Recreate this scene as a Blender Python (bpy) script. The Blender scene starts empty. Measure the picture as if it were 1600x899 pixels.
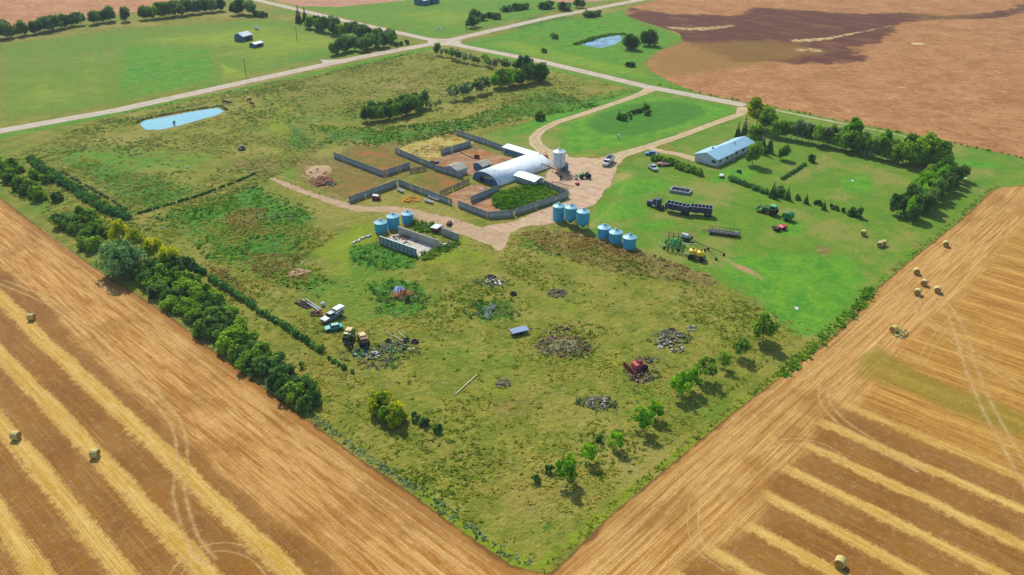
import bpy, math, random
import numpy as np
from mathutils import Vector, Matrix
R = math.radians
random.seed(7)
rng = np.random.default_rng(7)
scene = bpy.context.scene
col = scene.collection

# ------------------------------------------------------------------ camera and the survey of the ground
AZ = R(43.5); TILT = R(27.9); FOC = 1280.0; CAMH = 100.0
FW = Vector((math.cos(AZ)*math.cos(TILT), math.sin(AZ)*math.cos(TILT), -math.sin(TILT)))
RT = Vector((math.sin(AZ), -math.cos(AZ), 0))
UP = Vector((math.cos(AZ)*math.sin(TILT), math.sin(AZ)*math.sin(TILT), math.cos(TILT)))
FH = Vector((math.cos(AZ), math.sin(AZ)))
RH = Vector((RT.x, RT.y))

def P(px, py, z=0.0):
    """ground point (metres) seen at a photo pixel; X and Y run along the farm's survey grid"""
    d = FW + RT*((px-800)/FOC) + UP*((449.5-py)/FOC)
    t = (z-CAMH)/d.z
    return Vector((d.x*t, d.y*t, z))

def PP(pts): return [tuple(P(*p)[:2]) for p in pts]
def ppm(px, py):
    d = FW + RT*((px-800)/FOC) + UP*((449.5-py)/FOC)
    return FOC/(-CAMH/d.z)

cam_d = bpy.data.cameras.new('camera'); cam = bpy.data.objects.new('camera', cam_d); col.objects.link(cam)
cam.location = (0, 0, CAMH); cam.rotation_euler = (math.pi/2-TILT, 0, AZ-math.pi/2)
cam_d.sensor_width = 36; cam_d.lens = 36*FOC/1600; cam_d.clip_start = 1; cam_d.clip_end = 20000
scene.camera = cam

# ------------------------------------------------------------------ light
SUN_EL = R(46)
sh = RH*math.sin(R(20)) - FH*math.cos(R(20))       # ground direction in which shadows fall
tosun = Vector((-sh.x*math.cos(SUN_EL), -sh.y*math.cos(SUN_EL), math.sin(SUN_EL)))
sd = bpy.data.lights.new('sun', 'SUN'); so = bpy.data.objects.new('sun', sd); col.objects.link(so)
sd.energy = 4.3; sd.angle = R(0.5); sd.color = (1.0, 0.95, 0.86)
so.rotation_euler = (-tosun).to_track_quat('-Z', 'Y').to_euler(); so.location = (0, 0, 300)
w = bpy.data.worlds.new('World'); scene.world = w; w.use_nodes = True
nt = w.node_tree; nt.nodes.clear()
sky = nt.nodes.new('ShaderNodeTexSky'); sky.sky_type = 'NISHITA'; sky.sun_disc = False
sky.sun_elevation = SUN_EL; sky.sun_rotation = math.atan2(tosun.x, tosun.y)
bg = nt.nodes.new('ShaderNodeBackground'); bg.inputs[1].default_value = 0.15
wo = nt.nodes.new('ShaderNodeOutputWorld'); nt.links.new(sky.outputs[0], bg.inputs[0]); nt.links.new(bg.outputs[0], wo.inputs[0])
scene.view_settings.view_transform = 'Standard'; scene.view_settings.look = 'None'
scene.view_settings.exposure = 0.0; scene.view_settings.gamma = 1; scene.view_settings.use_curve_mapping = False
scene.cycles.max_bounces = 6; scene.cycles.transparent_max_bounces = 12
scene.cycles.use_adaptive_sampling = True

# ------------------------------------------------------------------ tagging
def tag(o, label=None, cat=None, group=None, kind=None):
    if label: o['label'] = label
    if cat: o['category'] = cat
    if group: o['group'] = group
    if kind: o['kind'] = kind
    return o
def empty(name, loc=(0, 0, 0), rz=0.0, label=None, cat=None, group=None):
    o = bpy.data.objects.new(name, None); col.objects.link(o); o.empty_display_size = 0.3
    o.location = loc if len(loc) == 3 else (loc[0], loc[1], 0); o.rotation_euler = (0, 0, rz)
    return tag(o, label, cat, group)
def copy_tree(o, parent=None):
    c = o.copy(); col.objects.link(c); c.parent = parent
    for ch in list(o.children): copy_tree(ch, c)
    return c

# ------------------------------------------------------------------ small node language
def lin(c):
    return tuple(((x/255)/12.92 if x/255 <= .04045 else ((x/255+.055)/1.055)**2.4) for x in c)
GAIN = 0.80; SAT = 1.14
def alb(r, g, b, k=1.0):
    c = lin((r, g, b)); l = .3*c[0]+.59*c[1]+.11*c[2]
    return tuple(max(.012, min(.95, (l+(v-l)*SAT)*GAIN*k)) for v in c)
class G:
    def __init__(s, name):
        s.m = bpy.data.materials.new(name); s.m.use_nodes = True; s.t = s.m.node_tree; s.t.nodes.clear()
        s.out = s.t.nodes.new('ShaderNodeOutputMaterial')
    def n(s, typ, **kw):
        x = s.t.nodes.new(typ)
        for k, v in kw.items(): setattr(x, k, v)
        return x
    def put(s, sock, v):
        if isinstance(v, bpy.types.NodeSocket): s.t.links.new(v, sock)
        elif isinstance(v, (tuple, list)) and sock.type == 'RGBA' and len(v) == 3: sock.default_value = (*v, 1)
        else: sock.default_value = v
    def math(s, op, a, b=0.0, c=None, clamp=False):
        x = s.n('ShaderNodeMath', operation=op, use_clamp=clamp)
        s.put(x.inputs[0], a); s.put(x.inputs[1], b)
        if c is not None: s.put(x.inputs[2], c)
        return x.outputs[0]
    def mix(s, f, a, b, mode='MIX'):
        x = s.n('ShaderNodeMix', data_type='RGBA', blend_type=mode)
        s.put(x.inputs[0], f); s.put(x.inputs[6], a); s.put(x.inputs[7], b)
        return x.outputs[2]
    def sstep(s, v, lo, hi):
        x = s.n('ShaderNodeMapRange', interpolation_type='SMOOTHSTEP')
        s.put(x.inputs[0], v); s.put(x.inputs[1], lo); s.put(x.inputs[2], hi); x.inputs[3].default_value = 0; x.inputs[4].default_value = 1
        return x.outputs[0]
    def coord(s, which='Object'):
        return s.n('ShaderNodeTexCoord').outputs[which]
    def world(s): return s.n('ShaderNodeNewGeometry').outputs['Position']
    def mapv(s, v, scale=(1, 1, 1), loc=(0, 0, 0), rot=(0, 0, 0)):
        x = s.n('ShaderNodeMapping'); s.put(x.inputs[0], v)
        x.inputs['Scale'].default_value = scale; x.inputs['Location'].default_value = loc; x.inputs['Rotation'].default_value = rot
        return x.outputs[0]
    def noise(s, v, scale=1.0, detail=2.0, rough=.5, dist=0.0):
        x = s.n('ShaderNodeTexNoise'); s.put(x.inputs['Vector'], v)
        x.inputs['Scale'].default_value = scale; x.inputs['Detail'].default_value = detail
        x.inputs['Roughness'].default_value = rough; x.inputs['Distortion'].default_value = dist
        return x.outputs[0]
    def attr(s, name, out='Fac'):
        x = s.n('ShaderNodeAttribute', attribute_name=name); return x.outputs[out]
    def rand(s): return s.n('ShaderNodeObjectInfo').outputs['Random']
    def bump(s, h, dist=0.3, strength=1.0):
        x = s.n('ShaderNodeBump'); s.put(x.inputs['Height'], h); x.inputs['Distance'].default_value = dist
        x.inputs['Strength'].default_value = strength; return x.outputs[0]
    def pbr(s, color, rough=.8, metal=0.0, normal=None, spec=.3, emit=None):
        x = s.n('ShaderNodeBsdfPrincipled'); s.put(x.inputs['Base Color'], color)
        s.put(x.inputs['Roughness'], rough); s.put(x.inputs['Metallic'], metal); x.inputs['Specular IOR Level'].default_value = spec
        if normal is not None: s.put(x.inputs['Normal'], normal)
        return x.outputs[0]
    def alpha(s, sh, a):
        t = s.n('ShaderNodeBsdfTransparent').outputs[0]; x = s.n('ShaderNodeMixShader')
        s.put(x.inputs[0], a); s.put(x.inputs[1], t); s.put(x.inputs[2], sh); return x.outputs[0]
    def done(s, sh):
        s.t.links.new(sh, s.out.inputs[0]); return s.m

def simple(name, rgb, rough=.6, metal=0.0, var=.18, scale=1.5, bump=0.0, spec=.4, dirt=None, dirtamt=.35, streak=False):
    g = G(name); v = g.coord()
    vv = g.mapv(v, (1, 1, .15)) if streak else v
    n1 = g.noise(vv, scale, 4, .6)
    c = alb(*rgb)
    lo = tuple(x*(1-var) for x in c); hi = tuple(min(.95, x*(1+var)) for x in c)
    cc = g.mix(n1, lo, hi)
    if dirt:
        f = g.math('MULTIPLY', g.sstep(g.noise(v, scale*.6, 4, .65), .48, .68), dirtamt)
        cc = g.mix(f, cc, alb(*dirt))
    nr = g.bump(g.noise(v, scale*3, 3), bump) if bump else None
    return g.done(g.pbr(cc, rough, metal, nr, spec))

# ------------------------------------------------------------------ meshes
def mesh_np(name, V, F, mat=None, parent=None, attrs=None, smooth=False, mats=None, midx=None, link=True):
    V = np.asarray(V, dtype=np.float32); F = np.asarray(F, dtype=np.int32)
    me = bpy.data.meshes.new(name); k = F.shape[1]
    me.vertices.add(len(V)); me.vertices.foreach_set('co', V.ravel())
    me.loops.add(F.size); me.loops.foreach_set('vertex_index', F.ravel())
    me.polygons.add(len(F)); me.polygons.foreach_set('loop_start', np.arange(0, F.size, k, dtype=np.int32))
    me.polygons.foreach_set('loop_total', np.full(len(F), k, dtype=np.int32))
    me.update(calc_edges=True)
    if smooth: me.polygons.foreach_set('use_smooth', np.ones(len(F), dtype=bool))
    for an, av in (attrs or {}).items():
        a = me.attributes.new(an, 'FLOAT', 'POINT'); a.data.foreach_set('value', np.asarray(av, dtype=np.float32))
    if mat: me.materials.append(mat)
    if not link: return me
    o = bpy.data.objects.new(name, me); col.objects.link(o); o.parent = parent
    return o

class MB:
    """collects faces for ONE mesh object"""
    def __init__(s): s.v = []; s.f = []
    def add(s, V, F):
        b = len(s.v); s.v += [tuple(v) for v in V]; s.f += [tuple(i+b for i in f) for f in F]; return s
    def box(s, c, size, rz=0.0, ry=0.0, rx=0.0, taper=1.0):
        M = Matrix.Rotation(rz, 3, 'Z') @ Matrix.Rotation(ry, 3, 'Y') @ Matrix.Rotation(rx, 3, 'X'); c = Vector(c)
        V = []
        for z in (-.5, .5):
            k = taper if z > 0 else 1
            for x, y in ((-.5, -.5), (.5, -.5), (.5, .5), (-.5, .5)):
                V.append(c + M @ Vector((x*size[0]*k, y*size[1]*k, z*size[2])))
        return s.add(V, [(3, 2, 1, 0), (4, 5, 6, 7), (0, 1, 5, 4), (1, 2, 6, 5), (2, 3, 7, 6), (3, 0, 4, 7)])
    def b2(s, x0, x1, y0, y1, z0, z1): return s.box(((x0+x1)/2, (y0+y1)/2, (z0+z1)/2), (x1-x0, y1-y0, z1-z0))
    def tube(s, a, b, r0, r1=None, n=8, cap=True):
        r1 = r0 if r1 is None else r1; a = Vector(a); b = Vector(b); d = (b-a).normalized()
        u = d.orthogonal().normalized(); w_ = d.cross(u); V = []
        for p, r in ((a, r0), (b, r1)):
            for i in range(n):
                t = 2*math.pi*i/n; V.append(p + (u*math.cos(t)+w_*math.sin(t))*r)
        F = [(i, (i+1) % n, n+(i+1) % n, n+i) for i in range(n)]
        if cap: F += [tuple(range(n-1, -1, -1)), tuple(range(n, 2*n))]
        return s.add(V, F)
    def path(s, pts, r, n=6):
        for a, b in zip(pts[:-1], pts[1:]): s.tube(a, b, r, None, n)
        return s
    def lathe(s, prof, n=24, c=(0, 0, 0), axis='Z'):
        V = []; F = []
        for r, z in prof:
            for i in range(n):
                t = 2*math.pi*i/n; p = (r*math.cos(t), r*math.sin(t), z)
                if axis == 'Y': p = (p[0], p[2], p[1])
                if axis == 'X': p = (p[2], p[0], p[1])
                V.append((p[0]+c[0], p[1]+c[1], p[2]+c[2]))
        for k in range(len(prof)-1):
            for i in range(n): F.append((k*n+i, k*n+(i+1) % n, (k+1)*n+(i+1) % n, (k+1)*n+i))
        F.append(tuple(range(n-1, -1, -1))); F.append(tuple(range((len(prof)-1)*n, len(prof)*n)))
        return s.add(V, F)
    def prism(s, prof, x0, x1, axis='X'):
        """profile in (y,z) extruded along x (or (x,z) along y)"""
        n = len(prof); V = []
        for x in (x0, x1):
            for a, b in prof: V.append((x, a, b) if axis == 'X' else (a, x, b))
        F = [(i, (i+1) % n, n+(i+1) % n, n+i) for i in range(n)] + [tuple(range(n-1, -1, -1)), tuple(range(n, 2*n))]
        return s.add(V, F)
    def build(s, name, mat, parent=None, smooth=False, bevel=0.0):
        me = bpy.data.meshes.new(name); me.from_pydata(s.v, [], s.f); me.materials.append(mat)
        import bmesh
        bm = bmesh.new(); bm.from_mesh(me); bmesh.ops.recalc_face_normals(bm, faces=bm.faces)
        if bevel: bmesh.ops.bevel(bm, geom=list(bm.edges), offset=bevel, segments=1, affect='EDGES', clamp_overlap=True)
        bm.to_mesh(me); bm.free()
        if smooth:
            me.polygons.foreach_set('use_smooth', [True]*len(me.polygons))
            me.set_sharp_from_angle(angle=R(40))
        o = bpy.data.objects.new(name, me); col.objects.link(o); o.parent = parent
        return o

# ------------------------------------------------------------------ distance functions in metres (numpy)
def poly_sd(pts):
    pts = np.array(pts, float)
    def f(X, Y):
        d = np.full(X.shape, 1e18); ins = np.zeros(X.shape, bool); n = len(pts)
        for i in range(n):
            ax, ay = pts[i]; bx, by = pts[(i+1) % n]; ex, ey = bx-ax, by-ay
            L = ex*ex+ey*ey+1e-12; t = np.clip(((X-ax)*ex+(Y-ay)*ey)/L, 0, 1)
            d = np.minimum(d, (X-ax-t*ex)**2+(Y-ay-t*ey)**2)
            c = ((ay > Y) != (by > Y)) & (X < (bx-ax)*(Y-ay)/((by-ay) if by != ay else 1e-12)+ax); ins ^= c
        d = np.sqrt(d); return np.where(ins, d, -d)
    f.bb = (pts[:, 0].min(), pts[:, 0].max(), pts[:, 1].min(), pts[:, 1].max()); return f
def stroke_sd(pts, wd):
    pts = np.array(pts, float); ws = np.array(wd if hasattr(wd, '__len__') else [wd]*len(pts), float)/2
    def f(X, Y):
        best = np.full(X.shape, -1e9)
        for i in range(len(pts)-1):
            ax, ay = pts[i]; bx, by = pts[i+1]; ex, ey = bx-ax, by-ay
            L = ex*ex+ey*ey+1e-12; t = np.clip(((X-ax)*ex+(Y-ay)*ey)/L, 0, 1)
            d = np.sqrt((X-ax-t*ex)**2+(Y-ay-t*ey)**2)
            best = np.maximum(best, ws[i]*(1-t)+ws[i+1]*t-d)
        return best
    m = ws.max(); f.bb = (pts[:, 0].min()-m, pts[:, 0].max()+m, pts[:, 1].min()-m, pts[:, 1].max()+m); return f
def union(*fs):
    def f(X, Y): return np.maximum.reduce([g(X, Y) for g in fs])
    bb = np.array([g.bb for g in fs]); f.bb = (bb[:, 0].min(), bb[:, 1].max(), bb[:, 2].min(), bb[:, 3].max()); return f
_G = {s: rng.random((64, 64)) for s in range(6)}
def vnoise(X, Y, scale, s=0):
    g = _G[s]; x = X/scale+1000.3; y = Y/scale+1000.7; xi = np.floor(x).astype(int); yi = np.floor(y).astype(int)
    fx = x-xi; fy = y-yi; fx = fx*fx*(3-2*fx); fy = fy*fy*(3-2*fy)
    a = g[xi % 64, yi % 64]; b = g[(xi+1) % 64, yi % 64]; c = g[xi % 64, (yi+1) % 64]; d = g[(xi+1) % 64, (yi+1) % 64]
    return (a*(1-fx)+b*fx)*(1-fy)+(c*(1-fx)+d*fx)*fy
def fbm(X, Y, scale, s=0): return .5*vnoise(X, Y, scale, s)+.3*vnoise(X, Y, scale/2.1, (s+1) % 6)+.2*vnoise(X, Y, scale/4.3, (s+2) % 6)

def sheet(name, fn, mat, z, step, margin=1.5, extra=None, wobble=0.0, kind='structure', label=None, cat=None, clip=(-700, 2200)):
    """a flat sheet over the area where fn > -margin; attribute e = metres inside its edge"""
    x0, x1, y0, y1 = fn.bb; m = margin+step
    x0 = max(x0-m, clip[0]); y0 = max(y0-m, clip[0]); x1 = min(x1+m, clip[1]); y1 = min(y1+m, clip[1])
    xs = np.arange(x0, x1+step, step); ys = np.arange(y0, y1+step, step)
    X, Y = np.meshgrid(xs, ys, indexing='ij'); E = fn(X, Y)
    if wobble: E = E + (fbm(X, Y, 6)-.5)*2*wobble
    ok = E > -margin
    cell = ok[:-1, :-1] | ok[1:, :-1] | ok[:-1, 1:] | ok[1:, 1:]
    idx = np.arange(X.size).reshape(X.shape)
    a = idx[:-1, :-1][cell]; b = idx[1:, :-1][cell]; c = idx[1:, 1:][cell]; d = idx[:-1, 1:][cell]
    F = np.stack([a, b, c, d], 1); used = np.unique(F); remap = np.full(X.size, -1); remap[used] = np.arange(len(used))
    V = np.stack([X.ravel()[used], Y.ravel()[used], np.full(len(used), z)], 1)
    at = {'e': np.clip(E.ravel()[used], -4, 8)}
    for k, g in (extra or {}).items(): at[k] = g(V[:, 0], V[:, 1])
    o = mesh_np(name, V, remap[F], mat, attrs=at)
    tag(o, label, cat, None, kind); return o
# =================================================================== GROUND
def ragged(g, sh, amp=1.2, scale=.5, soft=.25, off=0.0):
    n = g.noise(g.world(), scale, 4, .65)
    v = g.math('ADD', g.attr('e'), g.math('MULTIPLY', g.math('SUBTRACT', n, .5), amp*2))
    return g.alpha(sh, g.sstep(v, off-soft, off+soft))

MASKS = {}
def mk_ground():
    xs = np.concatenate([np.array([-9000, -4000, -1500, -600, -200, -60]), np.arange(0, 430, 1.25), np.arange(432, 900, 4.0), np.array([950, 1100, 1400, 2000, 3500, 6000, 12000])])
    ys = xs.copy()
    X, Y = np.meshgrid(xs, ys, indexing='ij'); X = X.ravel(); Y = Y.ravel()
    ch = {k: np.zeros(X.size, np.float32) for k in ('lawn', 'vivid', 'lush', 'brown', 'yellow', 'dirt', 'dark', 'straw')}
    def paint(k, fn, val=1.0, soft=3.0, mode='max'):
        x0, x1, y0, y1 = fn.bb; s = (X > x0-soft*2) & (X < x1+soft*2) & (Y > y0-soft*2) & (Y < y1+soft*2)
        if not s.any(): return
        e = fn(X[s], Y[s]); v = np.clip(.5+e/(2*soft), 0, 1)*val
        ch[k][s] = np.maximum(ch[k][s], v) if mode == 'max' else ch[k][s]*(1-v)
    def pg(k, pts, val=1.0, soft=3.0, mode='max'): paint(k, poly_sd(PP(pts)), val, soft, mode)
    def st(k, pts, wd, val=1.0, soft=1.5): paint(k, stroke_sd(PP(pts), wd), val, soft)
    # beyond the roads: bright pasture
    pg('vivid', [(-10, 70), (180, 45), (420, 28), (640, 62), (560, 85), (400, 118), (185, 165), (-10, 195)], .5, 8)
    pg('yellow', [(190, 60), (420, 35), (600, 62), (400, 110), (340, 78), (200, 72)], .55, 22); pg('yellow', [(0, 120), (110, 110), (180, 160), (0, 190)], .5, 22); pg('yellow', [(560, 20), (700, 10), (820, 20), (700, 50)], .5, 22); pg('yellow', [(800, 60), (880, 80), (990, 105), (960, 120), (840, 92), (760, 72)], .5, 6)
    pg('vivid', [(640, 55), (470, 12), (420, -6), (1000, -6), (860, 20), (700, 60)], .62, 6)
    pg('vivid', [(715, 70), (860, 35), (1000, 12), (985, 25), (1020, 40), (1070, 60), (1020, 85), (1000, 100), (1050, 130), (1150, 160), (1000, 128), (840, 90)], 1.0, 5)
    pg('vivid', [(190, 70), (330, 78), (340, 120), (250, 145), (180, 150)], 1, 6)
    pg('lush', [(190, 100), (300, 92), (330, 110), (250, 128), (190, 125)], .8, 6)
    pg('yellow', [(110, 110), (170, 95), (190, 150), (120, 170)], .5, 16); pg('yellow', [(345, 100), (395, 118), (350, 125)], .9, 4)
    pg('yellow', [(400, 60), (470, 45), (500, 60), (430, 75)], .4, 5)
    pg('lush', [(400, 70), (520, 75), (540, 90), (420, 108)], .5, 6)
    pg('yellow', [(740, 68), (840, 85), (930, 108), (1010, 128), (1020, 105), (900, 95), (800, 62)], .5, 5)
    pg('lush', [(800, 25), (930, 25), (960, 45), (880, 70), (800, 60)], .6, 6)
    pg('lush', [(700, 8), (860, 4), (900, 14), (760, 45), (700, 40)], .4, 6)
    pg('brown', [(570, 40), (690, 60), (760, 45), (700, 52)], .3, 4)
    # verges of the roads
    st('vivid', [(0, 214), (400, 134), (670, 76)], 7, .75, 2); st('dark', [(185, 190), (400, 143), (620, 92)], 2.2, .75, 1.2)
    st('vivid', [(760, 84), (1010, 141)], 6, .9, 2); st('dark', [(860, 100), (990, 135)], 1.5, .7, 1.2)
    # pasture shapes
    pg('brown', [(410, 130), (560, 100), (680, 85), (720, 110), (690, 150), (560, 170), (520, 215), (440, 180)], .42, 14)
    pg('yellow', [(400, 170), (450, 165), (480, 215), (420, 225)], .6, 6)
    pg('yellow', [(460, 125), (640, 100), (700, 120), (560, 150)], .35, 8)
    pg('lush', [(480, 195), (600, 200), (720, 185), (860, 140), (940, 165), (780, 195), (600, 232), (500, 225)], .6, 7)
    pg('yellow', [(860, 130), (960, 138), (860, 180), (760, 195)], .35, 7)
    st('dark', [(398, 138), (440, 180), (490, 232)], 1.5, .8, 1.0)
    pg('lush', [(440, 200), (480, 195), (520, 232), (470, 240), (430, 235)], .6, 6)
    pg('lush', [(60, 235), (200, 255), (330, 300), (240, 332), (190, 320)], .75, 10)
    pg('vivid', [(0, 225), (200, 225), (300, 240), (360, 215), (330, 265), (180, 275), (60, 240)], .6, 10)
    pg('yellow', [(240, 240), (340, 215), (420, 225), (430, 260), (300, 290)], .3, 10)
    st('brown', [(0, 232), (60, 222), (150, 235), (260, 248), (330, 262), (400, 265), (470, 300)], 3, .7, 2); st('dark', [(150, 236), (260, 249), (330, 262)], 1.5, .6, 1.5); pg('brown', [(330, 250), (420, 240), (470, 262), (400, 285)], .6, 5)
    st('straw', [(330, 228), (370, 258), (440, 290)], 1.0, .5, 1.0)
    pg('lush', [(240, 338), (400, 288), (500, 330), (500, 372), (465, 400), (520, 440), (500, 465), (420, 440), (330, 410)], .75, 8)
    pg('brown', [(350, 330), (420, 325), (420, 365), (360, 370)], .8, 7); pg('brown', [(380, 395), (470, 400), (480, 445), (400, 430)], .75, 7)
    pg('brown', [(455, 355), (520, 352), (515, 372), (450, 375)], .6, 4)
    pg('brown', [(120, 330), (250, 350), (360, 440), (480, 560), (500, 600), (440, 560), (330, 450)], .35, 7)
    pg('brown', [(320, 415), (350, 420), (400, 470), (370, 470)], .9, 3)
    pg('yellow', [(480, 395), (560, 345), (600, 350), (590, 380), (550, 400), (560, 435), (520, 430), (530, 415)], .85, 4)
    pg('vivid', [(500, 395), (565, 350), (588, 372), (548, 396)], .42, 4)
    pg('yellow', [(640, 400), (700, 385), (722, 350), (760, 385), (780, 410), (720, 420), (640, 415)], .6, 4)
    pg('lush', [(545, 388), (590, 378), (655, 402), (640, 420), (590, 422), (550, 412)], 1, 3)
    pg('lush', [(570, 445), (610, 435), (660, 445), (670, 480), (640, 505), (590, 490)], .9, 4)
    pg('lush', [(740, 470), (800, 468), (802, 500), (750, 505)], .9, 3)
    pg('yellow', [(460, 440), (560, 440), (580, 470), (560, 510), (470, 470)], .4, 6)
    pg('yellow', [(840, 455), (920, 470), (915, 500), (870, 490)], .55, 4)
    pg('lush', [(690, 410), (820, 430), (860, 460), (820, 470), (720, 450)], .35, 6)
    st('brown', [(690, 395), (760, 425), (830, 455), (860, 480), (950, 500)], 4, .35, 3)
    pg('brown', [(820, 358), (900, 362), (1000, 392), (1110, 430), (1130, 452), (1060, 442), (960, 425), (850, 390)], .95, 4)
    pg('lush', [(800, 365), (850, 372), (900, 400), (870, 402), (800, 385)], .85, 4)
    pg('brown', [(840, 530), (900, 520), (920, 545), (880, 560), (840, 550)], .8, 3)
    pg('brown', [(760, 600), (820, 590), (880, 640), (800, 680), (730, 640)], .45, 6)
    pg('yellow', [(740, 580), (800, 585), (830, 620), (790, 640), (740, 620)], .55, 5)
    pg('yellow', [(880, 520), (1010, 540), (1050, 560), (950, 600), (880, 570)], .4, 7)
    pg('lush', [(1100, 480), (1180, 485), (1230, 540), (1180, 590), (1090, 560)], .35, 7)
    pg('lush', [(900, 650), (980, 630), (960, 700), (880, 740), (760, 760), (820, 700)], .4, 7)
    pg('yellow', [(560, 700), (700, 660), (820, 740), (760, 800), (640, 760)], .3, 9)
    pg('lush', [(760, 820), (860, 760), (960, 790), (880, 870), (840, 880)], .4, 6)
    st('yellow', [(660, 775), (740, 840), (820, 885)], 2.5, .9, 1.5); st('yellow', [(845, 885), (1000, 755), (1180, 620), (1300, 530)], 2.2, .8, 1.2); st('dark', [(848, 889), (1003, 758), (1183, 623), (1295, 534)], .5, .55, .6)
    # mown yard
    pg('lawn', [(905, 352), (965, 262), (1010, 236), (1090, 256), (1120, 262), (1170, 215), (1210, 180), (1500, 235), (1600, 262), (1600, 288), (1545, 300), (1500, 345), (1440, 395), (1370, 450), (1290, 532), (1250, 527), (1170, 465), (1100, 430), (1000, 392), (930, 372)], 1, 1.2)
    pg('lawn', [(750, 212), (900, 168), (1010, 136), (1150, 165), (1160, 180), (1040, 222), (985, 238), (880, 244), (800, 232)], 1, 1.5)
    pg('lawn', [(1045, 222), (1160, 182), (1165, 215), (1090, 246), (1060, 240)], 1, 1.5)
    pg('lawn', [(1160, 168), (1210, 165), (1600, 243), (1600, 290), (1480, 270)], .9, 2)
    for q in ([(935, 318), (1000, 312), (1015, 335), (960, 348), (915, 348)], [(960, 280), (1030, 278), (1060, 292), (1030, 300), (980, 312), (950, 300)], [(985, 350), (1050, 342), (1060, 352), (1010, 362)],
              [(1150, 400), (1215, 395), (1330, 400), (1355, 440), (1290, 525), (1240, 525), (1170, 455), (1120, 420)], [(880, 195), (960, 165), (1010, 148), (1140, 166), (1150, 175), (1000, 225), (880, 240)], [(1100, 290), (1130, 262), (1200, 262), (1170, 280)],
              [(1310, 280), (1360, 270), (1370, 300), (1320, 300)], [(850, 172), (970, 140), (1000, 140), (870, 190), (830, 205), (790, 215)], [(1490, 250), (1570, 255), (1560, 265), (1500, 262)], [(1215, 345), (1260, 348), (1255, 372), (1220, 368)]):
        pg('vivid', q, .85, 3.5)
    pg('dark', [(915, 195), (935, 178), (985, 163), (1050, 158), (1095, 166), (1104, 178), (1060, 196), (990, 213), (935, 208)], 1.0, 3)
    pg('lawn', [(1000, 172), (1060, 168), (1085, 178), (1020, 190)], 1.0, 2)
    for q in ([(1030, 362), (1090, 358), (1095, 372), (1040, 374)], [(1225, 402), (1245, 405), (1240, 412), (1222, 411)], [(1270, 380), (1300, 385), (1300, 405), (1275, 400)], [(1420, 380), (1440, 372), (1445, 382), (1425, 392)]):
        pg('brown', q, .7, 2)
    pg('dirt', [(1130, 403), (1150, 410), (1175, 421), (1198, 436), (1192, 439), (1168, 428), (1142, 416)], .72, 2.2)
    pg('dirt', [(1220, 408), (1246, 408), (1242, 415), (1225, 415)], .6, 2)
    pg('straw', [(905, 352), (940, 330), (985, 260), (1000, 262), (960, 335), (930, 360)], .5, 3); pg('straw', [(930, 268), (985, 268), (1000, 278), (940, 300)], .5, 3)
    st('straw', [(960, 265), (1020, 272), (1120, 282)], 1.2, .6, 1)
    st('straw', [(1060, 335), (1120, 345), (1195, 385), (1235, 382), (1268, 368), (1262, 350)], .9, .45, .8); st('straw', [(1195, 378), (1240, 372), (1255, 355)], .7, .45, .8)
    for k in range(6): st('straw', [(960+14*k, 352+6*k), (1080+14*k, 392+6*k), (1230+12*k, 470+9*k)], .7, .5 if k % 2 else .35, .8)
    for k in range(2): st('straw', [(1420+k*12, 215+k), (1600, 258-k*5)], .8, .6, .8)
    for k in range(3): st('straw', [(1290+k*8, 532-8*k), (1440+k*8, 397-9*k), (1560, 280-6*k)], .7, .35, .8)
    # churned soil round the pens
    pg('dirt', [(480, 258), (520, 268), (500, 285), (470, 275)], .9, 2)
    pg('brown', [(450, 245), (560, 245), (620, 285), (545, 318), (470, 290)], .75, 5)
    pg('brown', [(520, 215), (590, 222), (720, 200), (780, 222), (740, 260), (560, 300)], .6, 5)
    pg('dirt', [(535, 216), (575, 216), (600, 228), (540, 232)], .4, 2)
    pg('dirt', [(690, 388), (760, 360), (770, 390), (755, 400)], .4, 3)
    st('dirt', [(675, 72), (560, 98)], 2, .3, 2); st('dirt', [(300, 150), (560, 91), (660, 71)], 12, .45, 2)
    st('dirt', [(700, 70), (860, 103), (1010, 139), (1150, 164)], 10, .35, 2)
    st('dirt', [(210, 203), (235, 208), (300, 196), (352, 178), (350, 168), (285, 176), (225, 188), (210, 203)], 3.0, .5, 1.5)
    o_V = np.stack([X, Y, np.zeros_like(X)], 1)
    nx = len(xs); idx = np.arange(nx*nx).reshape(nx, nx)
    F = np.stack([idx[:-1, :-1].ravel(), idx[1:, :-1].ravel(), idx[1:, 1:].ravel(), idx[:-1, 1:].ravel()], 1)
    g = G('pasture_ground'); v = g.world()
    big = g.noise(v, .022, 4, .6); med = g.noise(v, .16, 4, .62); fine = g.noise(v, 1.3, 3, .7); tuft = g.noise(v, .55, 4, .75, .6)
    def mk(name, lo=.35, hi=.65, k=.75):
        x = g.math('ADD', g.attr(name), g.math('MULTIPLY', g.math('SUBTRACT', g.math('ADD', g.math('MULTIPLY', med, .6), g.math('MULTIPLY', tuft, .4)), .5), k*2))
        x = g.math('MULTIPLY', g.sstep(x, lo, hi), g.sstep(g.attr(name), .02, .2)); return x
    c = g.mix(g.sstep(med, .35, .65), alb(122, 134, 50), alb(160, 156, 78))
    c = g.mix(g.sstep(big, .5, .68), c, alb(170, 160, 92)); c = g.mix(g.math('MULTIPLY', g.sstep(big, .45, .3), .75), c, alb(104, 148, 44))
    c = g.mix(g.math('MULTIPLY', g.sstep(g.noise(v, .07, 3, .6), .56, .7), .45), c, alb(164, 146, 86))
    c = g.mix(g.math('MULTIPLY', g.sstep(tuft, .54, .68), .6), c, alb(94, 120, 50))
    c = g.mix(g.math('MULTIPLY', g.sstep(tuft, .46, .34), .6), c, alb(176, 168, 106))
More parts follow.
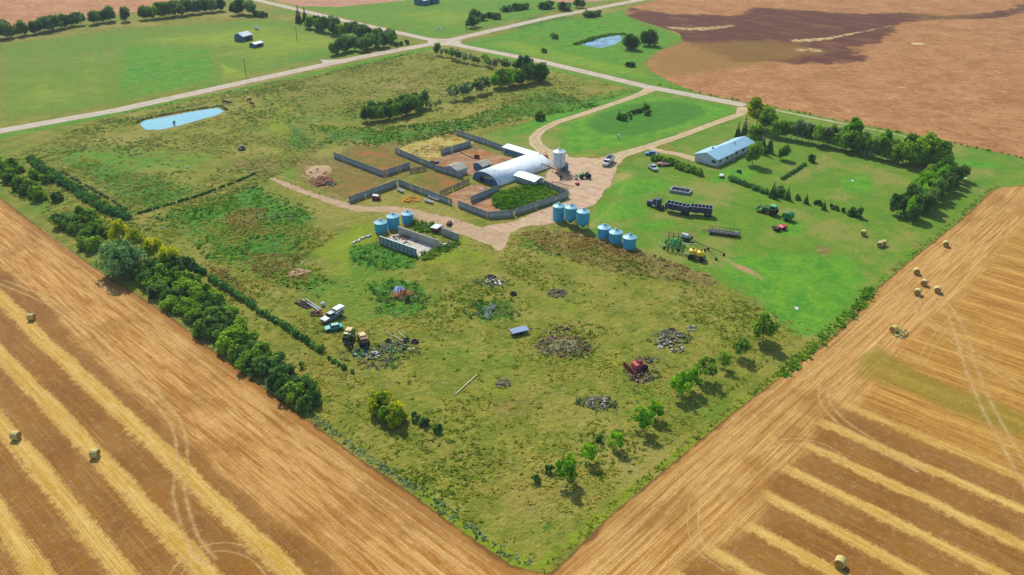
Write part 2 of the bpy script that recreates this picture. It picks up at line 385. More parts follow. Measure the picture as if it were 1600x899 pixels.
    c = g.mix(mk('yellow'), c, g.mix(med, alb(128, 150, 44), alb(156, 166, 62)))
    c = g.mix(mk('lush'), c, g.mix(g.sstep(tuft, .4, .6), alb(104, 152, 52), alb(66, 112, 44)))
    lawnc = g.mix(g.sstep(med, .3, .7), alb(98, 144, 48), alb(128, 156, 62)); lawnc = g.mix(g.math('MULTIPLY', g.sstep(g.noise(v, .05, 5, .7), .47, .62), .8), lawnc, alb(164, 158, 92)); lawnc = g.mix(g.math('MULTIPLY', g.sstep(g.noise(g.mapv(v, (.6, .09, 1)), 1, 4, .7), .5, .68), .35), lawnc, alb(176, 164, 100)); lawnc = g.mix(g.math('MULTIPLY', g.sstep(fine, .45, .65), .35), lawnc, alb(92, 128, 44))
    sw = g.n('ShaderNodeTexWave', wave_type='BANDS', bands_direction='X'); g.put(sw.inputs['Vector'], v); sw.inputs['Scale'].default_value = .35; sw.inputs['Distortion'].default_value = 2.0; sw.inputs['Detail'].default_value = 2
    lawnc = g.mix(g.math('MULTIPLY', sw.outputs[1], .22), lawnc, alb(88, 128, 34))
    c = g.mix(g.sstep(g.attr('lawn'), .4, .6), c, lawnc)
    c = g.mix(g.math('MULTIPLY', mk('vivid', .2, .75, .7), .9), c, g.mix(g.sstep(g.math('ADD', g.math('MULTIPLY', tuft, .5), g.math('MULTIPLY', med, .5)), .38, .62), alb(124, 172, 44), alb(78, 144, 30)))
    yo = g.math('MULTIPLY', mk('yellow', .3, .7, .8), g.sstep(g.attr('vivid'), .2, .5)); c = g.mix(g.math('MULTIPLY', yo, .75), c, g.mix(med, alb(150, 174, 56), alb(180, 184, 84)))
    ol = g.math('MULTIPLY', g.sstep(g.noise(g.mapv(v, (.03, .07, 1)), 1, 5, .7), .5, .62), g.sstep(g.attr('vivid'), .2, .5)); c = g.mix(g.math('MULTIPLY', g.math('MULTIPLY', ol, .5), g.math('SUBTRACT', 1.0, g.attr('lawn'))), c, alb(128, 142, 66))
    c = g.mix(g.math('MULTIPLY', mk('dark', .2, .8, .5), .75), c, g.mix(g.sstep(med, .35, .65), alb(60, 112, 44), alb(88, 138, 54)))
    c = g.mix(g.math('MULTIPLY', mk('brown'), .8), c, g.mix(g.sstep(tuft, .4, .62), alb(160, 138, 90), alb(116, 108, 64)))
    c = g.mix(mk('straw', .25, .8, .4), c, alb(200, 178, 120))
    c = g.mix(mk('dirt', .3, .6, .5), c, g.mix(fine, alb(170, 140, 102), alb(200, 170, 130)))
    far = g.sstep(g.n('ShaderNodeSeparateXYZ').outputs[0], 0, 1)
    c = g.mix(g.math('MULTIPLY', g.sstep(fine, .35, .62), .30), c, g.mix(1.0, c, (.50, .52, .40), 'MULTIPLY'))
    rough_amt = g.math('SUBTRACT', 1.0, g.math('MULTIPLY', g.attr('lawn'), .75))
    h = g.math('MULTIPLY', g.math('ADD', g.math('MULTIPLY', tuft, 1.0), g.math('MULTIPLY', fine, .35)), rough_amt)
    m = g.done(g.pbr(c, .95, 0, g.bump(h, .9, .8), .15))
    o = mesh_np('ground', o_V, F, m, attrs=ch); tag(o, kind='structure')
mk_ground()

# ------------------------------------------------------------------ stubble field (an L round the farm's near corner)
left_edge = PP([(830, 893), (800, 884), (720, 829), (640, 769), (560, 716), (480, 655), (410, 605), (330, 546), (260, 490), (150, 420), (60, 355), (0, 309)])
right_edge = PP([(860, 897), (960, 800), (1060, 716), (1150, 641), (1230, 581), (1290, 536), (1330, 500), (1372, 450), (1430, 400), (1500, 345), (1548, 300), (1562, 293), (1640, 286)])
stub_poly = [(-600, -600)] + [(900, -600), (900, right_edge[-1][1])] + right_edge[::-1] + left_edge + [(66.5, 420), (60, 900), (-600, 900)]
def strk(pts, wd):
    f = stroke_sd(PP(pts), wd)
    return lambda X, Y: np.clip(.5+f(X, Y)/.8, 0, 1)
tr = []
def twin(pts, gap=2.0, wd=.55):
    w_ = [Vector(p) for p in PP(pts)]; L = []; Rr = []
    dense = []
    for i in range(len(w_)-1):
        p0 = w_[max(i-1, 0)]; p1 = w_[i]; p2 = w_[i+1]; p3 = w_[min(i+2, len(w_)-1)]
        for k in range(8):
            t = k/8; dense.append(.5*((2*p1)+(p2-p0)*t+(2*p0-5*p1+4*p2-p3)*t*t+(3*p1-p0-3*p2+p3)*t**3))
    dense.append(w_[-1])
    for i, p in enumerate(dense):
        q = dense[min(i+1, len(dense)-1)]-dense[max(i-1, 0)]; q.normalize(); nrm = Vector((-q.y, q.x))
        L.append(tuple(p+nrm*gap/2)); Rr.append(tuple(p-nrm*gap/2))
    tr.append((L, wd*.9)); tr.append((Rr, wd*.9))
twin([(1445, 455), (1478, 480), (1500, 520), (1515, 570), (1545, 640), (1600, 740), (1660, 850)], 2.4, 1.1)
twin([(1428, 460), (1440, 490), (1480, 525), (1530, 560), (1600, 610)], 1.8, .8)
twin([(1500, 488), (1460, 530), (1440, 570)], 1.6, .4)
twin([(1600, 300), (1500, 370), (1400, 470), (1300, 560), (1180, 660), (1060, 770), (960, 880)], 2.2, .6)
twin([(1420, 440), (1340, 510), (1200, 625), (1080, 730), (950, 850)], 2.0, .5)
twin([(1290, 600), (1288, 625), (1310, 655), (1360, 690), (1440, 735)], 2.0, .8)
twin([(1110, 745), (1085, 790), (1090, 850), (1140, 890)], 1.8, .4)
twin([(1190, 700), (1240, 690), (1290, 700), (1330, 730)], 1.6, .35)
twin([(0, 440), (90, 480), (180, 560), (250, 630), (278, 670), (285, 720), (280, 770), (300, 840), (330, 880)], 1.9, .8)
twin([(0, 345), (120, 420), (260, 530), (400, 640), (560, 760), (720, 880)], 2.2, .5)
twin([(60, 360), (200, 470), (330, 570), (480, 685), (640, 800), (760, 885)], 2.0, .4)
twin([(270, 905), (300, 868), (350, 855), (400, 870), (430, 905)], 1.8, .4)
def tracks(X, Y):
    b = np.zeros(X.shape)
    for f in tr:
        x0, x1, y0, y1 = f.bb; s = (X > x0-2) & (X < x1+2) & (Y > y0-2) & (Y < y1+2)
        if s.any(): b[s] = np.maximum(b[s], np.clip(.5+f(X[s], Y[s])/.7, 0, 1))
    return b
def pmask(polys, soft=3):
    fs = [(poly_sd(PP(p)), v) for p, v in polys]
    def f(X, Y):
        b = np.zeros(X.shape)
        for q, v in fs: b = np.maximum(b, np.clip(.5+q(X, Y)/(2*soft), 0, 1)*v)
        return b
    return f
green_f = pmask([([(1330, 560), (1370, 540), (1430, 575), (1500, 600), (1600, 640), (1640, 680), (1600, 690), (1500, 650), (1400, 610), (1340, 590)], .75), ([(1420, 350), (1470, 345), (1440, 400), (1400, 420)], .35), ([(1560, 330), (1640, 330), (1640, 380), (1570, 370)], .4)], 2.5)
def chaff(X, Y):
    # 0 = swathed strips (parallel to Y), 1 = headland (pale, driven over)
    a = np.clip((X-46+6*(fbm(X, Y, 25, 2)-.5))/5, 0, 1)*(Y > 58); b = np.clip((Y-41+9*(fbm(X, Y, 22)-.5))/7, 0, 1)*(Y < 66)
    return np.maximum(np.maximum(a, b), 0)
def field_sheet():
    g = G('stubble'); v = g.world(); sx = g.n('ShaderNodeSeparateXYZ'); g.put(sx.inputs[0], v)
    wob = g.noise(g.mapv(v, (.015, .03, 1)), 1, 2); isR = g.math('LESS_THAN', sx.outputs[1], 62.5); wobx = g.math('ADD', g.math('ADD', sx.outputs[0], g.math('MULTIPLY', g.math('SUBTRACT', wob, .5), 2.4)), g.math('ADD', g.math('MULTIPLY', isR, 4.2), 5.2))
    longn = g.noise(g.mapv(v, (.9, .07, 1)), 1, 5, .7); longx = g.noise(g.mapv(v, (.05, 1.3, 1)), 1, 5, .75)
    blot = g.noise(v, .09, 4, .6); fine = g.noise(v, 2.2, 3, .75); 
    # swaths every nine metres
    ph = g.math('DIVIDE', g.math('ADD', wobx, -8.2), 9.0); sg = g.math('SUBTRACT', g.math('FRACT', ph), .5); tri = g.math('MULTIPLY', g.math('MAXIMUM', g.math('MULTIPLY', sg, -1.0), g.math('MULTIPLY', sg, 1.5)), 2.0); streak = g.noise(g.mapv(v, (3.2, .05, 1)), 1, 3, .6); ridge = g.math('SUBTRACT', 1.0, g.sstep(g.math('ABSOLUTE', g.math('ADD', sg, g.math('MULTIPLY', g.math('SUBTRACT', longn, .5), .16))), .0, .06)); ridge = g.math('MULTIPLY', ridge, g.sstep(blot, .4, .55))
    tri = g.math('ADD', tri, g.math('ADD', g.math('MULTIPLY', g.math('SUBTRACT', longn, .5), .6), g.math('ADD', g.math('MULTIPLY', g.math('SUBTRACT', blot, .5), .35), g.math('MULTIPLY', g.math('SUBTRACT', g.noise(v, .55, 4, .75), .5), .75))))
    upR = g.math('MULTIPLY', isR, g.sstep(sx.outputs[0], 142, 152)); tri = g.math('ADD', tri, g.math('MULTIPLY', isR, .10))
    band = g.math('SUBTRACT', 1.0, g.sstep(tri, .30, .60)); core = g.math('SUBTRACT', 1.0, g.sstep(tri, .0, .22))
    dk = g.mix(g.sstep(blot, .35, .65), alb(146, 104, 60), alb(168, 128, 80)); dk = g.mix(g.sstep(longn, .35, .7), dk, alb(166, 118, 58))
    lt = g.mix(g.sstep(longn, .3, .7), alb(206, 164, 88), alb(236, 202, 132)); lt = g.mix(g.math('MULTIPLY', core, .5), lt, alb(212, 172, 80))
    A_ = g.mix(band, dk, lt); A_ = g.mix(g.math('MULTIPLY', ridge, .55), A_, alb(246, 214, 140)); A_ = g.mix(g.math('MULTIPLY', g.sstep(streak, .56, .68), g.math('ADD', g.math('MULTIPLY', band, .5), .18)), A_, alb(244, 208, 134)); A_ = g.mix(g.math('MULTIPLY', g.sstep(streak, .46, .34), .35), A_, g.mix(1.0, A_, (.62, .54, .44), 'MULTIPLY')); A_ = g.mix(g.math('MULTIPLY', upR, .72), A_, g.mix(g.sstep(longn, .36, .62), alb(176, 126, 62), alb(222, 176, 102)))
    hl = g.mix(g.sstep(longx, .36, .62), alb(180, 130, 70), alb(230, 188, 124)); hl = g.mix(g.math('MULTIPLY', g.sstep(g.noise(g.mapv(v, (.05, 1.7, 1)), 1, 3, .6), .6, .72), .7), hl, alb(246, 214, 156))
    hl2 = g.mix(g.sstep(longn, .36, .62), alb(180, 126, 66), alb(226, 180, 118)); hl2 = g.mix(g.math('MULTIPLY', g.sstep(g.noise(g.mapv(v, (1.7, .05, 1)), 1, 3, .6), .6, .72), .7), hl2, alb(246, 212, 150))
    H_ = g.mix(isR, hl2, hl); st2 = g.noise(g.mapv(v, (.035, 3.2, 1)), 1, 3, .6); stq = g.math('ADD', g.math('MULTIPLY', isR, st2), g.math('MULTIPLY', g.math('SUBTRACT', 1.0, isR), streak)); H_ = g.mix(g.math('MULTIPLY', g.sstep(stq, .54, .66), .6), H_, alb(248, 214, 146)); H_ = g.mix(g.math('MULTIPLY', g.sstep(stq, .46, .34), .45), H_, alb(158, 108, 52))
    H_ = g.mix(g.math('MULTIPLY', g.sstep(g.noise(v, .05, 4, .6), .5, .66), .55), H_, alb(160, 112, 60))
    c = g.mix(g.sstep(g.math('ADD', g.attr('head'), g.math('MULTIPLY', g.math('SUBTRACT', blot, .5), .8)), .3, .8), A_, H_)
    c = g.mix(g.math('MULTIPLY', g.sstep(g.math('ADD', g.attr('green'), g.math('SUBTRACT', blot, .5)), .35, .8), .7), c, alb(150, 140, 44))
    # drill rows
    rx = g.math('FRACT', g.math('MULTIPLY', g.math('ADD', sx.outputs[0], g.math('MULTIPLY', wob, .5)), 1/.42)); ry = g.math('FRACT', g.math('MULTIPLY', sx.outputs[1], 1/.42))
    sel = g.sstep(g.math('MULTIPLY', g.attr('head'), isR), .4, .6)
    row = g.math('ADD', g.math('MULTIPLY', g.math('ABSOLUTE', g.math('SUBTRACT', rx, .5)), g.math('SUBTRACT', 1.0, sel)), g.math('MULTIPLY', g.math('ABSOLUTE', g.math('SUBTRACT', ry, .5)), sel))
    rown = g.math('MULTIPLY', g.math('MULTIPLY', row, 2.0), .34)
    c = g.mix(rown, c, g.mix(1.0, c, (.52, .44, .36), 'MULTIPLY'))
    c = g.mix(g.math('MULTIPLY', g.sstep(fine, .4, .65), .34), c, g.mix(1.0, c, (.5, .45, .36), 'MULTIPLY')); mf = g.noise(v, .7, 4, .75); c = g.mix(g.math('MULTIPLY', g.sstep(mf, .52, .68), .15), c, alb(244, 212, 150)); c = g.mix(g.math('MULTIPLY', g.sstep(mf, .46, .34), .25), c, alb(138, 96, 52))
    # bare worked soil along the edge
    e = g.math('ADD', g.attr('e'), g.math('MULTIPLY', g.math('SUBTRACT', g.noise(v, .2, 3, .6), .5), 3.0))
    c = g.mix(g.math('MULTIPLY', g.math('SUBTRACT', 1.0, g.sstep(e, 1.2, 3.2)), g.math('SUBTRACT', .75, g.math('MULTIPLY', isR, .5))), c, g.mix(fine, alb(142, 100, 56), alb(176, 126, 72)))
    c = g.mix(g.math('MULTIPLY', g.math('SUBTRACT', 1.0, g.sstep(e, .1, .8)), .8), c, alb(108, 78, 42))
    hh = g.math('ADD', g.math('MULTIPLY', fine, .6), g.math('MULTIPLY', row, -.8))
    return g.done(ragged(g, g.pbr(c, .9, 0, g.bump(hh, .10, .7), .15), .45, .8, .15))
sm = field_sheet()
_sd = poly_sd(stub_poly)
def near_fn(X, Y): return _sd(X, Y)
near_fn.bb = (-20, 400, -40, 400)
# near part fine, rest coarse: two sheets butted at their clip lines would show; use one graded grid
xs = np.concatenate([np.array([-600, -200, -60]), np.arange(-10, 360, .7), np.array([365, 380, 420, 520, 900])])
ys = np.concatenate([np.array([-600, -200, -60]), np.arange(-10, 66, .7), np.arange(66.4, 340, 1.0), np.array([345, 360, 400, 500, 900])])
X, Y = np.meshgrid(xs, ys, indexing='ij'); E_ = _sd(X, Y)
near = (Y < 60) | (X < 66)
ok = E_ > -1.5
cell = ok[:-1, :-1] | ok[1:, :-1] | ok[:-1, 1:] | ok[1:, 1:]
idx = np.arange(X.size).reshape(X.shape)
F = np.stack([idx[:-1, :-1][cell], idx[1:, :-1][cell], idx[1:, 1:][cell], idx[:-1, 1:][cell]], 1)
used = np.unique(F); rm = np.full(X.size, -1); rm[used] = np.arange(len(used))
vx = X.ravel()[used]; vy = Y.ravel()[used]
o = mesh_np('stubble_field', np.stack([vx, vy, np.full(len(vx), .012)], 1), rm[F], sm,
            attrs={'e': np.clip(E_.ravel()[used], -4, 8), 'head': chaff(vx, vy), 'green': green_f(vx, vy)})
tag(o, kind='structure')
g = G('flattened_straw'); v = g.world(); n_ = g.sstep(g.noise(v, .9, 4, .7), .3, .62); tracm = g.done(ragged(g, g.pbr(g.mix(n_, alb(214, 172, 104), alb(246, 214, 156)), .9, 0, None, .15), .50, .35, .8, .45))
def ribbons(name, lines, z0):
    V = []; F = []; E = []
    for li, (pts, wd) in enumerate(lines):
        q = np.array(pts); d = np.gradient(q, axis=0); d /= np.linalg.norm(d, axis=1)[:, None]+1e-9; nr = np.stack([-d[:, 1], d[:, 0]], 1); b = len(V); n = len(q); z = z0+li*.0012
        for off, e in ((-1, -.35), (0, .45), (1, -.35)):
            for k in range(n): V.append((q[k, 0]+nr[k, 0]*off*wd, q[k, 1]+nr[k, 1]*off*wd, z)); E.append(e)
        for r_ in (0, 1):
            for k in range(n-1): F.append((b+r_*n+k, b+r_*n+k+1, b+(r_+1)*n+k+1, b+(r_+1)*n+k))
    return tag(mesh_np(name, V, F, tracm, attrs={'e': E}), kind='structure')
ribbons('wheel_tracks', tr, .016)

# ------------------------------------------------------------------ ripe crop field far right, fallow field far left
def crop_mat(name, c1, c2, low=True):
    g = G(name); v = g.world()
    n1 = g.noise(g.mapv(v, (1, 1, 1)), .05, 5, .65); n2 = g.noise(g.mapv(v, (.42, .2, 1), rot=(0, 0, .25)), 1, 4, .72, 1.2); f = g.noise(v, 1.2, 3, .7)
    c = g.mix(g.sstep(n1, .3, .7), alb(*c1), alb(*c2))
    c = g.mix(g.math('MULTIPLY', g.sstep(n2, .53, .62), .6), c, alb(138, 94, 62)); c = g.mix(g.math('MULTIPLY', g.sstep(n2, .46, .36), .5), c, alb(226, 180, 134))
    if low:
        lw = g.math('ADD', g.attr('low'), g.math('MULTIPLY', g.math('SUBTRACT', g.noise(v, .05, 5, .72), .5), 1.8))
        c = g.mix(g.math('MULTIPLY', g.sstep(lw, .36, .62), .92), c, g.mix(g.sstep(g.noise(g.mapv(v, (.12, .03, 1), rot=(0, 0, -.7)), 1, 5, .7), .48, .72), g.mix(g.sstep(n2, .35, .65), alb(78, 44, 40), alb(108, 66, 52)), g.mix(n2, alb(124, 88, 66), alb(156, 118, 80))))
        wd = g.math('ADD', g.attr('weed'), g.math('MULTIPLY', g.math('SUBTRACT', g.math('ADD', g.math('MULTIPLY', n2, .5), g.math('MULTIPLY', n1, .5)), .5), 2.2))
        c = g.mix(g.math('MULTIPLY', g.sstep(wd, .3, .9), .7), c, g.mix(n2, alb(128, 116, 56), alb(166, 124, 74)))
        pl = g.math('ADD', g.attr('pale'), g.math('MULTIPLY', g.math('SUBTRACT', n2, .5), 1.5))
        c = g.mix(g.sstep(pl, .5, .7), c, alb(222, 194, 140))
    c = g.mix(g.math('MULTIPLY', g.sstep(f, .4, .65), .25), c, g.mix(1.0, c, (.55, .5, .45), 'MULTIPLY'))
    return g.done(ragged(g, g.pbr(c, .95, 0, g.bump(g.math('ADD', n2, f), .35, .7), .1), 2.0, .2, .3))
crop_poly = PP([(1680, 264), (1600, 247), (1480, 222), (1400, 206), (1210, 168), (1100, 148), (1052, 131), (1018, 112), (1010, 98), (1030, 80), (1068, 68), (1062, 52), (1030, 42), (990, 30), (974, 22), (985, 12), (1030, 0), (1060, -8)])
crop_poly += [(640, 420), (1400, 420), (1400, -100), (420, -100)]
low_f = pmask([([(974, 26), (990, 14), (1050, 22), (1150, 26), (1180, 12), (1280, 18), (1350, 22), (1420, 20), (1480, 26), (1580, 18), (1600, 6), (1640, 0), (1640, 14), (1560, 28), (1440, 32), (1400, 38), (1396, 56), (1340, 76), (1345, 94), (1300, 100), (1220, 98), (1150, 96), (1080, 70), (1060, 60), (1000, 38)], 1.0)], 12)
weed_f = pmask([([(1010, 110), (1010, 90), (1070, 66), (1200, 62), (1260, 70), (1300, 82), (1240, 95), (1130, 112), (1060, 122), (1030, 122)], .9), ([(1400, 20), (1500, 20), (1570, 22), (1500, 34), (1420, 34)], .6), ([(1290, 88), (1330, 88), (1330, 96), (1290, 98)], .5)], 9)
pale_f = pmask([([(1030, 40), (1080, 43), (1150, 38), (1152, 42), (1100, 49), (1050, 47)], .62), ([(1230, 62), (1290, 58), (1390, 40), (1400, 38), (1395, 42), (1290, 64), (1240, 68)], .68), ([(1422, 67), (1440, 66), (1450, 70), (1425, 71)], .9), ([(1235, 74), (1290, 76), (1285, 83), (1240, 81)], .6)], 1.5)
sheet('crop_field', poly_sd(crop_poly), crop_mat('ripe_crop', (168, 122, 80), (196, 148, 104)), .008, 3.0, 3, {'low': low_f, 'weed': weed_f, 'pale': pale_f}, clip=(-100, 900))
far_poly = PP([(-60, 52), (0, 46), (100, 33), (185, 22), (300, 8), (360, -4), (420, -30), (0, -60)]) + [tuple(P(-400, -20)[:2]), tuple(P(-400, 70)[:2])]
sheet('fallow_field', poly_sd(far_poly), crop_mat('fallow_soil', (180, 134, 96), (204, 156, 118), False), .008, 5.0, 3, clip=(-200, 1900))
far2 = PP([(425, 0), (470, 10), (530, 11), (580, 6), (640, 0), (660, -8), (440, -20), (400, -10)])
sheet('swathed_field', poly_sd(far2), crop_mat('far_crop', (188, 146, 120), (204, 160, 132), False), .008, 3.0, 3, clip=(-200, 1900))
sheet('distant_field', poly_sd(PP([(840, -2), (880, 4), (930, 3), (980, -4), (1000, -30), (850, -30)])), crop_mat('far_crop_b', (188, 146, 120), (204, 160, 132), False), .008, 3.0, 3, clip=(-200, 1900))

# ------------------------------------------------------------------ roads and yard
def gravel(name, a, b, ruts=False, amp=.8):
    g = G(name); v = g.world(); n = g.noise(v, .35, 4, .65); f = g.noise(v, 2.5, 3, .7)
    c = g.mix(g.sstep(n, .3, .7), alb(*a), alb(*b)); c = g.mix(g.math('MULTIPLY', g.sstep(f, .45, .7), .3), c, g.mix(1.0, c, (.62, .58, .52), 'MULTIPLY'))
    if ruts == 'lane':
        e = g.attr('e'); q = g.math('MULTIPLY', g.sstep(e, 1.15, 1.6), g.sstep(e, 2.3, 2.05)); c = g.mix(g.math('MULTIPLY', g.math('MULTIPLY', q, g.sstep(g.noise(v, .15, 3), .35, .55)), .7), c, alb(172, 164, 116))
    elif ruts:
        e = g.attr('e'); r = g.math('ABSOLUTE', g.math('SUBTRACT', e, 1.5)); c = g.mix(g.math('MULTIPLY', g.math('SUBTRACT', 1.0, g.sstep(r, .2, .9)), .4), c, alb(226, 214, 196))
        c = g.mix(g.math('MULTIPLY', g.sstep(g.noise(v, .12, 3), .5, .65), .3), c, alb(176, 150, 120))
    else:
        c = g.mix(g.math('MULTIPLY', g.sstep(g.noise(g.mapv(v, (.5, .12, 1), rot=(0, 0, .6)), 1, 4, .65), .5, .66), .55), c, alb(166, 130, 104))
    return g.done(ragged(g, g.pbr(c, .92, 0, g.bump(f, .05, .6), .15), amp, .6, .2))
roadm = gravel('road_gravel', (190, 176, 154), (212, 200, 180), True, .5)
A1 = PP([(-120, 228), (0, 205)]) + PP([(185, 172), (400, 124.5), (560, 90), (690, 66), (860, 27), (1000, 0), (1100, -20)])
B1 = PP([(340, -16), (400, 0), (560, 37.5), (690, 66), (840, 95), (1010, 135.5), (1155, 163)])
def fl(p, q, r=10):  # a fillet where two roads meet
    return poly_sd([p, q, r])
c0 = P(694, 66)
fil = []
for sx_ in (-1, 1):
    for sy_ in (-1, 1):
        arc = [(c0.x+sx_*3, c0.y+sy_*3)]
        for k in range(7):
            t = math.pi/2*k/6; arc.append((c0.x+sx_*(16-13*math.sin(t)), c0.y+sy_*(16-13*math.cos(t))))
        fil.append(poly_sd(arc))
appr = poly_sd(PP([(500, 93), (512, 94), (530, 93), (555, 91), (540, 99), (505, 100)]))
sheet('road', union(stroke_sd(A1, 7.5), stroke_sd(B1, 6.6), appr, *fil), roadm, .020, 1.3, 1.2)
drv = gravel('yard_gravel', (196, 168, 138), (218, 192, 162)); lane = gravel('lane_gravel', (198, 172, 138), (218, 196, 160), 'lane')
D1 = stroke_sd(PP([(1017, 139), (1005, 146), (965, 160), (915, 177), (870, 191), (845, 204), (835, 215), (838, 226), (850, 236), (872, 244)]), [7, 4.5, 3.8, 3.8, 3.8, 3.8, 4.5, 5, 6, 8])
D2 = stroke_sd(PP([(1162, 170), (1156, 179), (1110, 195), (1060, 214), (1010, 230), (970, 242), (945, 256)]), [6, 3.8, 3.8, 3.8, 4, 5.5, 8])
D3 = stroke_sd(PP([(1010, 230), (1035, 237), (1060, 241), (1089, 250)]), [3, 3.6, 3.6, 4.4])
yard = poly_sd(PP([(842, 232), (872, 243), (900, 247), (935, 247), (960, 243), (975, 246), (966, 262), (957, 280), (945, 300), (928, 318), (905, 330), (880, 344), (850, 350), (820, 353), (800, 363), (792, 378), (784, 392), (776, 392), (768, 380), (750, 372), (736, 364), (760, 352), (790, 348), (815, 344), (850, 326), (882, 314), (893, 305), (884, 294), (850, 283), (855, 262), (852, 246)]))
T1 = stroke_sd(PP([(770, 372), (735, 360), (700, 348), (660, 337), (610, 327), (560, 327), (530, 318), (490, 305), (455, 292), (425, 279)]), [9, 8, 6.5, 5.5, 5, 4.5, 3.5, 3, 2.6, 1.8])
sheet('yard', yard, drv, .016, .9, 1.8, wobble=1.6); sheet('driveway', union(D1, D2, D3), lane, .0175, .8, 1.0, wobble=.25)
sheet('farm_track', T1, gravel('track_dirt', (180, 150, 120), (208, 180, 148), 'lane', amp=1.6), .0195, .9, 1.6, wobble=.9)
sheet('field_track', union(stroke_sd(PP([(1205, 171), (1250, 180), (1300, 190)]), 2.4), stroke_sd(PP([(1300, 190), (1400, 210), (1440, 220)]), 1.2)), gravel('grass_track', (178, 176, 130), (196, 190, 150)), .014, .8, .8)
# pens: trampled soil
def pen_mat(name, a, b, c_, gr=.5):
    g = G(name); v = g.world(); n = g.noise(v, .28, 4, .65); f = g.noise(v, 1.4, 3, .7); k = g.noise(v, .12, 3, .6)
    c = g.mix(g.sstep(n, .32, .66), alb(*a), alb(*b)); c = g.mix(g.sstep(k, .52, .62), c, alb(*c_))
    c = g.mix(g.math('MULTIPLY', g.sstep(g.noise(v, .2, 3, .6), .55, .66), gr), c, alb(96, 124, 42))
    c = g.mix(g.math('MULTIPLY', g.sstep(f, .42, .66), .35), c, g.mix(1.0, c, (.5, .45, .4), 'MULTIPLY'))
    return g.done(ragged(g, g.pbr(c, .95, 0, g.bump(f, .25, .8), .1), 1.6, .5, .3))
pm1 = pen_mat('pen_soil', (158, 120, 90), (194, 158, 126), (172, 122, 74), .45); pm2 = pen_mat('pen_straw', (170, 152, 78), (206, 190, 126), (156, 130, 66), .8); pm3 = pen_mat('pen_weeds', (124, 118, 62), (152, 126, 78), (164, 118, 74), .9)
for nm, pts, m_, zz in (('cattle_pen', [(660, 252), (700, 240), (745, 232), (775, 240), (812, 250), (850, 243), (800, 262), (770, 272), (722, 274), (680, 262)], pm1, .008), ('straw_pen', [(615, 236), (650, 222), (700, 208), (745, 222), (700, 240), (672, 252), (640, 246)], pm2, .0085),
                         ('weedy_pen', [(524, 242), (560, 228), (605, 232), (640, 258), (602, 272), (560, 258)], pm3, .009), ('sorting_pen', [(690, 308), (735, 290), (760, 290), (745, 312), (710, 322)], pm1, .0095),
                         ('holding_pen', [(645, 284), (700, 262), (725, 280), (690, 305), (665, 296)], pm3, .010), ('manure_yard', [(470, 268), (505, 258), (535, 268), (560, 276), (610, 280), (548, 312), (500, 290)], pm3, .0105), ('garden_pen', [(715, 322), (760, 308), (776, 316), (800, 330), (764, 338)], pm1, .011)):
    sheet(nm, poly_sd(PP(pts)), m_, zz, .9, 1.6, wobble=1.2)
# concrete slab of the bunk silo
g = G('slab_concrete'); v = g.world(); n = g.noise(v, .5, 4, .7); c = g.mix(n, alb(196, 186, 172), alb(232, 224, 212)); c = g.mix(g.math('MULTIPLY', g.sstep(g.noise(v, .9, 3, .7), .55, .6), .6), c, alb(140, 118, 96))
slabm = g.done(g.pbr(c, .9, 0, None, .2))
# ponds
g = G('pond_water'); v = g.world(); x = g.n('ShaderNodeBsdfPrincipled'); g.put(x.inputs['Base Color'], g.mix(g.noise(v, .08, 3), alb(104, 180, 192), alb(140, 204, 212)))
x.inputs['Roughness'].default_value = .08; g.put(x.inputs['Normal'], g.bump(g.noise(v, 1.5, 2), .02, .3))
sm_ = g.sstep(g.attr('e'), -.15, .15); watm = g.done(g.alpha(x.outputs[0], sm_))
sheet('pond_water', poly_sd(PP([(219, 195), (222, 189), (245, 185), (280, 179), (320, 171), (340, 169), (350, 174), (338, 180), (305, 190), (280, 197), (250, 203), (228, 203)])), watm, .018, .6, .8, wobble=.9)
g = G('dugout_surface'); v = g.world(); x = g.n('ShaderNodeBsdfPrincipled'); g.put(x.inputs['Base Color'], g.mix(g.sstep(g.noise(v, .12, 3), .4, .6), alb(30, 70, 84), alb(90, 160, 186))); x.inputs['Roughness'].default_value = .08; g.put(x.inputs['Normal'], g.bump(g.noise(v, 1.5, 2), .02, .3)); wat2 = g.done(g.alpha(x.outputs[0], g.sstep(g.attr('e'), -.15, .15)))
sheet('dugout_water', poly_sd(PP([(904, 69), (925, 63), (950, 57), (970, 55), (972, 62), (962, 69), (940, 75), (922, 73)])), wat2, .018, .9, .8, wobble=.8)
